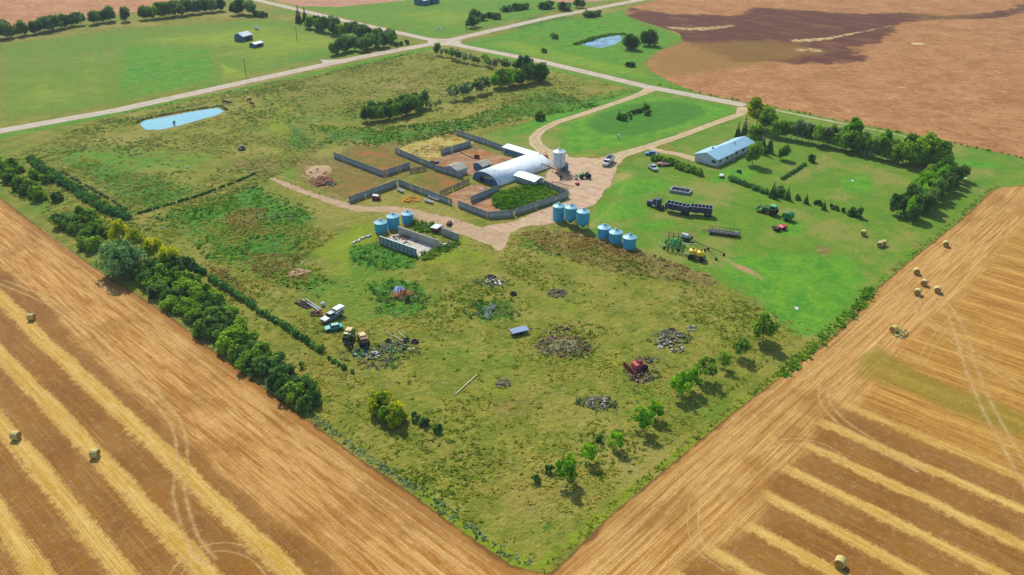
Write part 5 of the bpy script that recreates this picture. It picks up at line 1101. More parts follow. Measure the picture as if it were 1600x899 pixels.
def hopper(pa, pb, label, m_, L=8.2):
    loc, rz, l = lay(pa, pb); r = empty('hopper_trailer', loc, rz, label, 'trailer', 'trailers behind the dark highway truck'); L2 = L/2; w2 = 1.25; m = MB()
    for s in (-1, 1): m.b2(-L2, L2, s*w2-.05, s*w2+.05, 1.35, 3.0)
    m.b2(-L2, -L2+.1, -w2+.05, w2-.05, 1.35, 3.0); m.b2(L2-.1, L2, -w2+.05, w2-.05, 1.35, 3.0); m.build('box', m_, r)
    MB().b2(-L2+.11, L2-.11, -w2+.06, w2-.06, 1.35, 1.5).build('floor', INNER, r)
    for k in (-1, 1): MB().box((k*L*.22, 0, 1.02), (L*.36, 2.2, .64), rx=math.pi, taper=.4).build('hopper', STEELD, r)
    m = MB()
    for k in range(5): x = -L2+L*(k+1)/6; m.b2(x-.07, x+.07, -w2+.06, w2-.06, 2.85, 2.98)
    m.build('cross_bar', GREYP, r)
    m = MB()
    for s in (-1, 1): m.b2(-L2-.05, L2+.05, s*w2-.1, s*w2+.1, 3.003, 3.1)
    m.b2(-L2-.05, -L2+.12, -w2+.1, w2-.1, 3.003, 3.09); m.b2(L2-.12, L2+.05, -w2+.1, w2-.1, 3.003, 3.09); m.build('top_rail', GREYP, r)
    m = MB()
    for k in range(9):
        for s in (-1, 1): m.b2(-L2+L*(k+.5)/9-.04, -L2+L*(k+.5)/9+.04, s*(w2+.09)-.04, s*(w2+.09)+.04, 1.36, 2.98)
    m.build('side_rib', m_, r)
    MB().b2(-L2, L2, -.4, .4, .85, 1.05).build('frame', STEELD, r); MB().b2(L2, L2+1.5, -.08, .08, .85, 1.0).build('drawbar', STEELD, r)
    for x in (-L2+.7, -L2+1.9):
        for s in (-1, 1): wheel(r, x, s*1.0, .5, .4)
    return r
hopper((1076, 336.5), (1041, 329), 'front dark blue open trailer right behind the highway truck', NAVY, 7.6)
hopper((1110, 338), (1080, 335), 'rear open trailer with a pale top rail and cross bars', NAVY, 6.8)
# cattle feeder / open box
loc, rz, l = lay((1047, 298), (1080, 303)); r = empty('open_grey_box', loc, rz, 'low open grey box with thick pale rims lying on the lawn', 'feeder'); m = MB()
for s in (-1, 1): m.b2(-3.2, 3.2, s*1.75-.25, s*1.75+.25, 0, .95)
for s in (-1, 1): m.b2(s*3.2-.25, s*3.2+.25, -1.5, 1.5, 0, .93)
m.build('rim_wall', GREYP, r); MB().b2(-2.95, 2.95, -1.5, 1.5, .05, .2).build('floor', INNER, r)
for x in (-1.8, -.3, 1.3): MB().box((x, .2*x, .45), (.9, 1.2, .5), rz=x).build('junk_lump', STEELD, r)
# rack trailer
loc, rz, l = lay((1154, 370), (1108, 364)); r = empty('rack_trailer', loc, rz, 'long dark flat trailer with low pipe side racks', 'trailer')
MB().b2(-4.6, 4.6, -1.2, 1.2, .72, .86).build('deck', STEELD, r); MB().b2(-4.5, 4.5, -.35, .35, .5, .7).build('frame', STEELD, r)
for s in (-1, 1):
    m = MB()
    for k in range(10): x = -4.5+k; m.tube((x, s*1.15, .8), (x, s*1.15, 1.75), .06, None, 5)
    m.tube((-4.55, s*1.15, 1.75), (4.55, s*1.15, 1.75), .07, None, 5); m.tube((-4.55, s*1.15, 1.3), (4.55, s*1.15, 1.3), .05, None, 5); m.build('side_rack', STEELD, r)
MB().b2(-4.5, 4.5, -.12, .12, .863, .95).build('centre_beam', GREYP, r); MB().tube((4.6, .8, .65), (6.6, 0, .6), .08).build('drawbar', STEELD, r); MB().tube((4.6, -.8, .65), (6.6, 0, .6), .08).build('drawbar', STEELD, r)
for x in (-2.6, -1.5, 3.4):
    for s in (-1, 1): wheel(r, x, s*1.05, .42, .28)
MB().box((-3.6, -.5, 1.0), (1.0, .7, .25)).build('toolbox', WHITEP, r)
# tractors
def tractor(loc, rz, label, k=1.0, m_=GREENP, roofm=LGREEN, loader=False, name='farm_tractor', rimm=None, cab=True):
    r = empty(name, loc, rz, label, 'tractor'); r.scale = (k, k, k)
    MB().prism([(.2, .75), (2.4, .75), (2.55, 1.35), (2.3, 1.6), (.2, 1.75)], -.42, .42, 'Y').build('hood', m_, r, bevel=.06)
    MB().b2(-1.2, 2.2, -.3, .3, .55, .95).build('chassis', STEELD, r)
    if cab:
        MB().box((-.55, 0, 1.95), (1.5, 1.45, 1.3), taper=.92).build('cab_glass', GLASS, r); MB().box((-.55, 0, 2.68), (1.75, 1.7, .2), taper=.85).build('cab_roof', roofm, r, bevel=.04)
    else: MB().box((-.6, 0, 1.3), (.5, .5, .5)).build('seat', BLACK, r); MB().tube((-.1, 0, 1.2), (-.3, 0, 1.8), .04).build('steering_wheel', BLACK, r)
    for s in (-1, 1):
        wheel(r, -.8, s*.95, .88, .5, lug=True, rim=rimm); wheel(r, 1.85, s*.8, .58, .36, lug=True, rim=rimm); MB().box((-.8, s*.95, 1.86), (1.3, .55, .1)).build('fender', m_, r)
    MB().tube((1.4, .3, 1.6), (1.4, .3, 2.5), .05).build('exhaust', STEELD, r)
    if loader:
        for s in (-1, 1): MB().path([(.3, s*.6, 1.5), (1.5, s*.6, 2.0), (3.6, s*.6, 1.3)], .1).build('loader_arm', m_, r)
        MB().prism([(3.5, .7), (4.4, .7), (4.5, .85), (3.7, .95), (3.7, 1.6), (3.5, 1.6)], -1.1, 1.1, 'Y').build('bucket', m_, r)
    return r
loc, rz, l = lay((1215, 338), (1193, 332)); YR = simple('yellow_rim', (230, 200, 40), .5, 0, .1)
tractor(loc, rz, 'large green loader tractor with a pale green cab roof', 1.15, loader=True, rimm=YR)
r = empty('green_baler', (*X_(1230, 344), 0), rz, 'dark green round baler hitched behind the loader tractor', 'baler')
MB().lathe([(1.25, -1.1), (1.3, -1.0), (1.3, 1.0), (1.25, 1.1)], 16, c=(-.4, 0, 1.4), axis='Y').build('bale_chamber', GREENP, r); MB().prism([(.6, .6), (1.6, .7), (1.4, 2.2), (.2, 2.6)], -1.0, 1.0, 'Y').build('front_hood', GREENP, r)
MB().tube((1.4, 0, .6), (2.8, 0, .6), .09).build('drawbar', STEELD, r); [wheel(r, -.2, s*1.25, .5, .35) for s in (-1, 1)]; [MB().box((-1.5, s*.8, 1.9), (.1, .5, 1.6), ry=.3*s).build('tailgate', LGREEN, r) for s in (-1, 1)]
loc, rz, l = lay((1228, 357), (1208, 361)); r = empty('red_mower', loc, rz, 'small red hay mower with a dark frame beside the green tractor', 'mower')
MB().prism([(-2.2, .5), (-.3, .5), (-.1, .9), (-.6, 1.25), (-2.1, 1.15)], -1.0, 1.0, 'Y').build('header_cover', REDP, r, bevel=.05); MB().box((.9, .2, .9), (1.4, 1.6, .6)).build('engine_deck', RUST, r); MB().box((1.6, -.1, .8), (1.2, 2.3, .35)).build('frame', STEELD, r)
[wheel(r, x, s*1.1, .45, .3) for x in (-.9, 1.2) for s in (-1, 1)]; MB().tube((2.0, 0, .8), (3.0, .2, 1.5), .06).build('lever', STEELD, r)
loc, rz, l = lay((924, 277.5), (907, 279)); tractor(loc, rz, 'small green tractor parked on gravel at the end of the auger', .95, rimm=YR, cab=False, loader=True)
# grain auger from silo to tractor
a0 = P(902, 280); a1 = P(846, 262, 4.0); r = empty('grain_auger', (a0.x, a0.y, 0), 0, 'long thin rusty auger reaching from the silo to the small green tractor', 'auger'); d = Vector((a1.x-a0.x, a1.y-a0.y, 0))
top = d+Vector((0, 0, 5.4)); MB().tube((0, 0, .5), top, .16, None, 8).build('tube', RUST, r); MB().tube((0, 0, .62), Vector((0, 0, .5))+(top-Vector((0, 0, .5)))*.02, .45, .3, 8).build('inlet_hopper', REDP, r)
mid = d*.45; nn = Vector((-d.y, d.x, 0)).normalized(); m = MB()
for s in (-1, 1): m.tube(mid+nn*s*1.3+Vector((0, 0, .4)), Vector((0, 0, .5))+(top-Vector((0, 0, .5)))*.62, .05, None, 5); m.tube(mid+nn*s*1.3+Vector((0, 0, .4)), Vector((0, 0, .5))+(top-Vector((0, 0, .5)))*.2, .05, None, 5)
m.build('undercarriage', RUST, r)
for s in (-1, 1): e = wheel(r, (mid+nn*s*1.3).x, (mid+nn*s*1.3).y, .42, .2); e.rotation_euler.z = math.atan2(d.y, d.x)
MB().tube(top, top+Vector((0, 0, -1.0)), .15, .13, 6).build('spout', RUST, r)
def drill_pipe(pa, pb, label, name, m_, rr=.09, z=.15, cat='pipe', group=None):
    a = Vector(X_(*pa)); b_ = Vector(X_(*pb)); L = (b_-a).length; o = MB().tube((0, 0, z), (L, 0, z+.02), rr, rr*.95, 7).build(name, m_); o.location = (a.x, a.y, 0); o.rotation_euler.z = math.atan2(b_.y-a.y, b_.x-a.x); return tag(o, label, cat, group)
drill_pipe((862, 286), (897, 294), 'thin rusty auger lying on gravel beside the plank fence', 'lying_auger', RUST, .13, .5, 'auger')
m_ = empty('red_implement', (*X_(902, 289), 0), 0, 'small pinkish implement on wheels beside the auger foot', 'implement'); MB().box((0, 0, .6), (1.3, .9, .5)).build('body', PINKR, m_); MB().tube((.6, 0, .6), (1.6, .1, .3), .06).build('handle', RUST, m_); [wheel(m_, 0, s*.55, .3, .18) for s in (-1, 1)]
m_ = empty('red_auger_cart', (*X_(852, 248), 0), .5, 'red machine behind the arched barn end beside the driveway', 'machine'); MB().prism([(-1.2, .4), (1.2, .4), (1.0, 1.2), (-.6, 1.5)], -.6, .6, 'Y').build('body', REDP, m_); MB().path([(.9, 0, 1.0), (2.2, .2, 2.3)], .12).build('spout', REDP, m_); [wheel(m_, x, s*.7, .42, .25) for x in (-.7, .7) for s in (-1, 1)]
# air seeder
loc, rz, l = lay((1072, 389), (1030, 384)); r = empty('folded_seeder', loc, rz, 'wide folded green seeder frame bristling with shanks', 'seeder')
m = MB()
for x in (-2.6, -1.2, .2, 1.6): m.b2(x-.17, x+.17, -3.0, 3.0, .90, 1.13)
for y in (-2.9, -1.4, 0, 1.4, 2.9): m.b2(-2.7, 1.8, y-.07, y+.07, 1.135, 1.27)
m.build('frame', GREENP, r)
for s in (-1, 1):
    m = MB()
    for k in range(4): m.b2(-2.6+k*1.4-.07, -2.6+k*1.4+.12, s*2.6-.14, s*2.6+.14, 1.28, 3.2)
    m.b2(-2.7, 1.8, s*2.6-.06, s*2.6+.06, 3.2, 3.33); m.b2(-2.7, 1.8, s*2.6-.06, s*2.6+.06, 2.2, 2.32); m.build('folded_wing', GREENP, r)
m = MB()
for x in (-2.6, -1.2, .2, 1.6):
    for k in range(12): y = -2.75+k*.5; m.path([(x, y, 1.0), (x-.3, y, .55), (x-.05, y, .1)], .07, 4)
m.build('shanks', LGREEN, r); m = MB()
for s in (-1, 1):
    for k in range(4):
        for z in (1.7, 2.6, 3.1): m.path([(-2.6+k*1.4, s*2.6, z), (-2.6+k*1.4-.3, s*(2.6-.5), z-.05)], .09, 4)
m.build('wing_shanks', LGREEN, r); MB().path([(1.8, 1.0, .9), (4.2, 0, .7), (1.8, -1.0, .9)], .1).build('hitch', LGREEN, r)
MB().lathe([(.5, 1.3), (.5, 2.4), (.25, 2.7)], 12, c=(-.5, 0, 0)).build('air_tower', LGREEN, r)
[wheel(r, x, s*2.1, .42, .25) for x in (-2.0, 2.2) for s in (-1, 1)]; MB().path([(-2.6, 0, 1.6), (-4.0, .2, 1.7), (-6.3, -.3, 1.6)], .14).build('air_hose', RIM, r)
loc, rz, l = lay((1100, 408), (1075, 402)); r = empty('seed_cart', loc, rz, 'green two-axle seed cart carrying two bright yellow tanks', 'seed cart')
MB().b2(-2.6, 2.6, -.9, .9, .8, 1.05).build('frame', GREENP, r)
for x in (-1.15, 1.15): q = MB().lathe([(.35, 1.08), (1.05, 1.5), (1.15, 2.1), (.95, 2.6), (.4, 2.85), (.3, 2.9)], 18, c=(x, 0, 0)).build('tank', YELLOWP, r, True); MB().lathe([(.3, 2.9), (.32, 3.05), (.1, 3.08)], 10, c=(x, 0, 0)).build('lid', BLACK, q)
MB().b2(-2.5, 2.5, .95, 1.25, 1.06, 1.15).build('catwalk', STEELD, r); MB().tube((2.6, 0, .8), (4.2, 0, .7), .09).build('drawbar', GREENP, r); [wheel(r, x, s*1.05, .62, .42, lug=True) for x in (-1.9, 1.5) for s in (-1, 1)]
# sprayer
loc, rz, l = lay((1078, 378), (1062, 374)); r = empty('boom_sprayer', loc, rz, 'white-tanked sprayer with long thin folded booms', 'sprayer')
MB().lathe([(.4, -1.2), (.75, -1.0), (.75, 1.0), (.4, 1.2)], 16, c=(0, 0, 1.5), axis='X').build('tank', WHITEP, r, True); MB().b2(-1.8, 1.5, -.7, .7, .6, .8).build('frame', STEELD, r); MB().tube((1.5, 0, .7), (3.0, 0, .6), .07).build('drawbar', STEELD, r); MB().b2(-1.9, -1.6, -1.2, 1.2, .6, 1.6).build('boom_rack', STEELD, r)
[wheel(r, -.3, s*1.05, .55, .3) for s in (-1, 1)]
for (px, py), s in (((1131, 400), 1), ((1119, 407), -1)):
    q = P(px, py); lc = Matrix.Rotation(-rz, 3, 'Z') @ Vector((q.x-loc[0], q.y-loc[1], 0)); m = MB(); st_ = Vector((-1.8, s*.9, .9)); en = Vector((lc.x, lc.y, .7)); m.tube(st_, en, .045, None, 5); m.tube(st_+Vector((0, 0, .35)), en+Vector((0, 0, .2)), .04, None, 5)
    for k in range(10): z0 = st_+(en-st_)*k/10; z1 = st_+(en-st_)*(k+1)/10+Vector((0, 0, .33)); m.tube(z0, z1, .02, None, 4)
    bo = m.build('boom', STEELD, r)
    for f in (.55, 1.0): w_ = st_+(en-st_)*f; wheel(r, w_.x, w_.y, .38, .22, name='gauge_wheel')
# parked things by the garden rows
car((1024, 243), (1011, 242), BLUEP, 'light blue car parked in front of the garden rows')
pickup((1016, 263), (1024, 268), WHITEP, 'small white farm truck parked near the garden rows', 'utility_truck', 'truck', L=4.6)
r = empty('utility_wagon', (*X_(1036, 259), 0), -.8, 'low dark red wagon with white rails beside the garden rows', 'wagon'); MB().b2(-2.2, 2.2, -.9, .9, .6, .75).build('deck', RUST, r); MB().b2(-2.2, -.4, -.7, .5, .76, 1.1).build('load', PINKR, r); [MB().b2(-2.2, 2.2, s*.85-.05, s*.85+.05, .95, 1.1).build('rail', WHITEP, r) for s in (-1, 1)]; [wheel(r, x, s*.8, .36, .22) for x in (-1.5, 1.5) for s in (-1, 1)]
r = empty('small_trailer', (*X_(1127, 277), 0), .3, 'little white two-wheeled trailer on the lawn left of the hedge', 'trailer'); MB().box((0, 0, .65), (2.0, 1.3, .5), taper=1.08).build('box', WHITEP, r); MB().tube((1, 0, .5), (2.1, 0, .45), .05).build('drawbar', STEELD, r); [wheel(r, 0, s*.75, .32, .2) for s in (-1, 1)]
r = empty('garden_mower', (*X_(1155, 270), 0), 1.2, 'tiny dark ride-on mower on the lawn below the house', 'lawn mower'); MB().prism([(-.8, .3), (.9, .3), (.9, .8), (.2, .9), (-.1, .6), (-.8, .7)], -.4, .4, 'Y').build('body', STEELD, r); MB().box((-.4, 0, .9), (.3, .4, .5)).build('seat', BLACK, r); [wheel(r, x, s*.45, .26, .2) for x in (-.5, .6) for s in (-1, 1)]
for px, py, l_, nm in ((1208, 310, 'small white board lying beside the hedge row', 'white_board'), (1332, 283, 'white sheet lying alone in the hay lawn', 'white_board'), (1509, 279, 'white sheet lying beyond the right tree belt', 'white_board'), (1245, 483, 'pale board lying on the vivid green lawn', 'pale_board')):
    o = MB().box((0, 0, .08), (1.3, .7, .10), rz=.4).box((.3, .5, .10), (.6, .4, .08), rz=.9).build(nm, WHITEP); o.location = (*X_(px, py), .03); tag(o, l_, 'board')
r = empty('basketball_stand', (*X_(966, 217), 0), 0, 'small dark lawn ornament with a white top on the front lawn', 'ornament'); MB().tube((0, 0, 0), (0, 0, 1.4), .12).build('post', STEELD, r); MB().box((0, 0, 1.5), (.9, .5, .5)).build('top', WHITEP, r); r.name = 'lawn_ornament'
# junk row
def heap(name, px, py, rad, hgt, n, mats_, label, seed, elong=1.0, rz=0.0, cat='scrap heap', kind='stuff', long=False):
    rr = random.Random(seed); m = MB()
    for k in range(n):
        a = rr.random()*6.28; q = rad*math.sqrt(rr.random()); x = q*math.cos(a)*elong; y = q*math.sin(a); z = hgt*(1-q/rad)*rr.random()
        s = (rr.uniform(.9, 2.6), .09, .09) if long and rr.random() < .5 else (rr.uniform(.2, .9), rr.uniform(.2, .6), rr.uniform(.08, .4))
        m.box((x, y, z+s[2]/2), s, rz=rr.random()*6.28, ry=rr.uniform(-.4, .4), rx=rr.uniform(-.4, .4), taper=rr.uniform(.5, 1))
    o = m.build(name, mats_[0])
    for mm in mats_[1:]: o.data.materials.append(mm)
    for f in range(0, len(o.data.polygons)):
        o.data.polygons[f].material_index = (f//6*7919) % len(mats_)
    o.location = (*X_(px, py), 0); o.rotation_euler.z = rz; return tag(o, label, cat, None, kind)
def planks(px, py, n, L, label, m_, rz, seed, spread=1.2, name='plank_pile'):
    rr = random.Random(seed); m = MB()
    for k in range(n): m.box((rr.uniform(-.5, .5), rr.uniform(-spread, spread), .08+.14*(k//4)), (L*rr.uniform(.7, 1.05), .22, .12), rz=rr.uniform(-.12, .12))
    o = m.build(name, m_); o.location = (*X_(px, py), 0); o.rotation_euler.z = rz; return tag(o, label, 'plank pile')
dirB = -math.pi/2
planks(476, 476, 12, 5.0, 'dark brown timber pile at the head of the junk row', WOODB, dirB+.1, 3); 
r = empty('ladder_frame', (*X_(488, 478), 0), dirB-.05, 'long pale ladder-like frame lying beside the dark timber pile', 'frame'); m = MB(); [m.b2(-4.2, 3.6, y-.08, y+.08, .2, .4) for y in (-.4, .4)]; [m.b2(x-.07, x+.07, -.32, .32, .22, .36) for x in [-.8+.5*k for k in range(9)]]; m.build('rails', GREYP, r)
o = MB().lathe([(.05, 0), (.5, .1), (.55, .8), (.2, 1.1)], 14).build('white_tank', WHITEP); o.location = (*X_(505, 478), 0); tag(o, 'small white tank standing above the old pickup wreck', 'tank')
heap('scrap_heap', 494, 491, 1.6, .8, 26, [RUST, PINKR, STEELD], 'small pile of rusty scrap at the nose of the old pickup wreck', 11)
pickup((531, 492), (507, 505), GREYP, 'old dark wreck of a truck with a white roof in the junk row', 'truck_wreck', 'truck', L=6.2)
o = MB().box((0, 0, 1.35), (2.6, 1.7, .25)).box((0, 0, .95), (2.7, 1.8, .5)).build('truck_topper', WHITEP); o.location = (*X_(530, 493), .9); o.rotation_euler.z = lay((531, 492), (507, 505))[1]; tag(o, 'white cap sitting on the bed of the old truck wreck', 'truck cap')
r = car((528, 514), (516, 516), TEAL, 'turquoise car wreck beside the old truck wreck', 4.2); r.name = 'car_wreck'
def combine(px, py, rz, label, top):
    r = empty('old_combine', (*X_(px, py), 0), rz, label, 'combine'); r.scale = (.82, .82, .82); MB().prism([(-2.4, .9), (1.6, .9), (1.9, 1.5), (1.6, 2.6), (-1.6, 2.7), (-2.6, 1.9)], -1.0, 1.0, 'Y').build('body', top and GREENP or GREENP, r)
    MB().box((-.4, 0, 2.95), (2.0, 1.7, .5)).build('grain_tank', CREAM, r); MB().box((1.7, -.2, 2.4), (.9, 1.2, 1.2)).build('cab', CREAM if top else PINKR, r); MB().box((2.1, -.2, 2.45), (.12, 1.0, .8)).build('windscreen', GLASS, r)
    MB().prism([(1.6, .9), (3.4, .25), (3.6, .6), (1.8, 1.5)], -.5, .5, 'Y').build('feeder_house', STEELD, r); [wheel(r, 1.1, s*1.2, .75, .45, lug=True) for s in (-1, 1)]; [wheel(r, -1.9, s*.95, .42, .25) for s in (-1, 1)]; return r
combine(546, 530, R(215), 'old green combine with a full cream-coloured top beside the wrecks', True)
combine(568, 538, R(250), 'old dark combine with cream tank and faded pink cab', False)
heap('scrap_heap', 562, 552, 1.9, 1.0, 40, [GREENP, STEELD, TEAL, BLACK], 'dark tangle of green and grey machine parts below the two combines', 12, long=True)
def tyre(px, py, r_, label, flat=True):
    o = MB().lathe([(r_*.5, -.22), (r_*.9, -.24), (r_, -.12), (r_, .12), (r_*.9, .24), (r_*.5, .22), (r_*.5, -.22)], 20).build('old_tyre', BLACK, None, True); o.location = (*X_(px, py), .25); o.rotation_euler = (.1, .05, 0)
    me = o.data; return tag(o, label, 'tyre')
def ringtyre(px, py, r_, label, tilt=0.0):
    m = MB(); V = []; F = []; n = 20; k = 8
    for i in range(n):
        a = 6.283*i/n
        for j in range(k):
            b_ = 6.283*j/k; q = r_*.74+r_*.26*math.cos(b_); V.append((q*math.cos(a), q*math.sin(a), .26*math.sin(b_)))
    for i in range(n):
        for j in range(k): F.append((i*k+j, ((i+1) % n)*k+j, ((i+1) % n)*k+(j+1) % k, i*k+(j+1) % k))
    o = m.add(V, F).build('old_tyre', BLACK, None, True); o.location = (*X_(px, py), .27+.6*math.sin(tilt)*r_); o.rotation_euler = (tilt, .05, .4); return tag(o, label, 'tyre', 'old tyres lying about')
ringtyre(548, 546, .95, 'upright black tyre leaning against the dark machine tangle', 1.1); ringtyre(607, 534, .8, 'black tyre lying left of the tyre pair beside the long pole'); ringtyre(635, 534, .75, 'dark tyre next to the biggest flat tyre', .3); ringtyre(648, 535, .95, 'biggest black tyre, lying flat at the right end of the junk row'); ringtyre(802, 460, .95, 'black tyre lying alone on the grass above the blue-grey trailer')
o = MB().box((0, 0, .12), (1.7, 1.3, .2), taper=.7).box((-.4, .2, .25), (.8, .7, .2)).build('cream_panel', CREAM); o.location = (*X_(643, 546), 0); tag(o, 'cream metal panel lying below the biggest flat tyre', 'panel')
heap('white_scrap', 583, 556, 1.6, .9, 46, [WHITEP, LIME, HG], 'white crumpled scrap in the lower middle of the junk row', 13)
heap('scrap_heap', 612, 545, 3.2, .7, 90, [GREENP, STEELD, HG, LGREEN, WOODG], 'spread of green and grey scrap among tall weeds', 14, 1.4, long=True)
heap('scrap_heap', 592, 566, 2.6, .5, 40, [STEELD, HG, WOODG], 'thin grey scrap scattered below the white scrap', 15, 1.3, long=True)
drill_pipe((605, 521), (632, 535), 'long pale pole lying across the junk row', 'pale_pole', RIM, .11); drill_pipe((622, 520), (636, 531), 'shorter pale pole beside the long one in the junk row', 'pale_pole', RIM, .09); drill_pipe((551, 552), (566, 562), 'green bar lying below the leaning tyre', 'green_bar', LGREEN, .12)
# tarp heap, sticks, pipes, debris
r = empty('tarp_heap', (*X_(628, 461), 0), 0, 'brown earth heap half covered by a blue-grey tarp', 'heap')
def mound(rad, hgt, seed, el=1.0, n=20, flat=.5):
    rr = np.random.default_rng(seed); m = MB(); V = [(0, 0, hgt)]; F = []; K = 7
    for k in range(1, K+1):
        q = rad*k/K
        for i in range(n):
            a = 6.283*i/n; w_ = 1+.16*rr.normal()*(k < K); z = hgt*max(0, math.cos(math.pi/2*k/K))**1.1*(1+.18*rr.normal()); V.append((q*w_*math.cos(a)*el, q*w_*math.sin(a), max(-.05, z) if k < K else -.08))
    for i in range(n): F.append((0, 1+i, 1+(i+1) % n))
    for k in range(K-1):
        for i in range(n): F.append((1+k*n+i, 1+(k+1)*n+i, 1+(k+1)*n+(i+1) % n, 1+k*n+(i+1) % n))
    return m.add(V, F)
mound(3.0, 1.1, 3).build('soil', SOILP, r, True); q = mound(1.5, .7, 4, 1.5).build('tarp', TARP, r, True); q.location = (.5, 1.6, .55); q.rotation_euler = (0, 0, 1.0)
def smound(name, px, py, rad, hgt, m_, label, cat='heap', el=1.0, rz=0.0, seed=1):
    o = mound(rad, hgt, seed, el).build(name, m_, None, True); o.location = (*X_(px, py), 0); o.rotation_euler.z = rz; return tag(o, label, cat)
smound('manure_pile', 499, 268, 4.6, .9, simple('dry_manure', (190, 160, 124), .95, 0, .2, 1.5, .1), 'flat pale manure heap beside the weedy pen', 'manure heap', 1.5, .8, 5)
smound('manure_pile', 503, 283, 4.0, 1.1, simple('dark_manure', (124, 84, 62), .95, 0, .4, 1.5, .1), 'dark churned heap just below the flat pale one', 'manure heap', 1.4, .9, 6)
heap('scrap_heap', 516, 288, 2.2, .9, 36, [STEELD, DARKBLUE, HG], 'dark blue-grey scrap beside the churned heap', 21, long=True)
smound('chaff_pile', 642, 313, 2.6, 1.0, SAND, 'orange-brown chaff heap in front of the long plank fence', 'chaff heap', 1.3, -.4, 7)
smound('bale_remains', 466, 427, 2.2, .8, simple('old_straw', (196, 166, 128), .95, 0, .3, 3, .1), 'weathered straw heap among brown weeds left of the lawn patch', 'straw heap', 1.5, -.5, 8)
smound('branch_heap', 880, 541, 4.2, .35, simple('dead_branches', (150, 142, 108), .95, 0, .4, 3, .2), 'wide grey heap of dead branches in the middle pasture', 'branch heap', 1.3, -.8, 9)
heap('branch_litter', 880, 541, 5.2, .6, 170, [WOODG, WOODB, BARK], 'grey sticks bristling over the wide branch heap', 31, 1.25, -.8, 'branches', long=True)
heap('branch_litter', 870, 516, 2.4, .5, 26, [WOODB, STEELD], 'dark dead branch above the wide branch heap', 32, 1.8, -.2, 'branches', long=True)
heap('branch_litter', 870, 459, 2.2, .7, 60, [WOODG, HG], 'grey brush pile beside the lush strip in the middle pasture', 33, 1.2, 0, 'branches', long=True)
heap('branch_litter', 934, 630, 2.4, .7, 80, [WOODG, HG, LIME], 'pale grey stick pile in the lower pasture', 34, 1.1, 0, 'branches', long=True)
heap('branch_litter', 786, 600, 1.6, .5, 40, [WOODG, HG], 'small pale stick pile right of the long pole', 35, 1.1, 0, 'branches', long=True)
heap('stick_pile', 442, 340, 3.2, .5, 40, [WOODB, WOODG], 'brown timber litter in the weeds below the dirt track', 36, 1.6, -.9, 'timber litter', long=True)
heap('rubble_pile', 1048, 526, 3.0, .9, 110, [LIME, STEELD, HG, WOODG], 'grey rubble heap left of the big dark tree', 41, 1.2, 0, 'rubble heap', long=True)
heap('rubble_pile', 1056, 547, 1.7, .5, 22, [CREAM, LIME, HG, WHITEP, HG], 'small heap of pale slabs just below the grey rubble', 42, 1.3, 0, 'rubble heap'); heap('rubble_pile', 1036, 538, 1.8, .3, 22, [LIME, HG, WHITEP, HG], 'scattered pale stones left of the pale slabs', 43, 1.2, 0, 'rubble heap')
heap('rubble_pile', 1082, 514, 1.3, .3, 10, [WHITEP, HG], 'few white fragments right of the grey rubble', 44, 1.4, 0, 'rubble heap')
heap('rubble_pile', 772, 440, 2.6, .6, 60, [WHITEP, LIME, HG], 'white debris heap below the end of the gravel', 45, 1.4, 0, 'rubble heap', long=True)
heap('rubble_pile', 766, 434, 1.3, .9, 26, [BLACK, STEELD], 'black junk lump on top edge of the white debris', 46, 1.0, 0, 'junk heap')
r = empty('pipe_stack', (*X_(770, 487), 0), 0, 'bundle of thin grey pipes in the square weed patch', 'pipe bundle'); m = MB(); [m.tube((-4+.3*k, -.9+.35*k, .15), (3.2, 1.2+.3*k, .18), .09, None, 6) for k in range(6)]; m.build('pipes', GREYP, r); r.rotation_euler.z = R(10)
drill_pipe((746, 492), (763, 480), 'green pipe left of the grey pipe bundle', 'green_pipe', LGREEN, .13); drill_pipe((711, 618), (745, 587), 'long pale pole lying alone in the lower pasture', 'pale_pole', simple('pale_pole', (236, 222, 186), .8, 0, .1), .13)
def spot(px, py, r_): return stroke_sd(PP([(px-r_*6, py-1), (px+r_*6, py+1)]), r_*1.6)
tufts('scrap_weeds', 1500, union(spot(560, 556, 3), spot(612, 548, 4), spot(592, 568, 3), spot(1048, 530, 3.4), spot(934, 632, 3), spot(1003, 586, 2.6), spot(772, 442, 3), spot(770, 488, 4), spot(628, 466, 4), spot(882, 546, 4)), .6, tuft_mat('scrap_weed_leaves', (80, 104, 56), (120, 132, 84), (150, 146, 106)), 72, 'grey-green weeds growing through the scrap heaps', 'weeds', .4)
# blue-grey deck trailer
loc, rz, l = lay((799, 524), (823, 518)); r = empty('deck_trailer', loc, rz, 'blue-grey slatted trailer standing alone in the pasture', 'trailer'); m = MB(); [m.b2(-2.2, 2.2, -1.1+.45*k, -.78+.45*k, .95, 1.08) for k in range(5)]; m.build('deck_boards', simple('blue_grey_boards', (160, 180, 210), .6, 0, .2, 2), r); MB().b2(-2.2, 2.2, -1.0, 1.0, .75, .94).build('frame', STEELD, r); MB().tube((2.2, 0, .8), (3.4, 0, .5), .07).build('drawbar', STEELD, r); [wheel(r, x, s*1.0, .4, .25) for x in (-1, .2) for s in (-1, 1)]
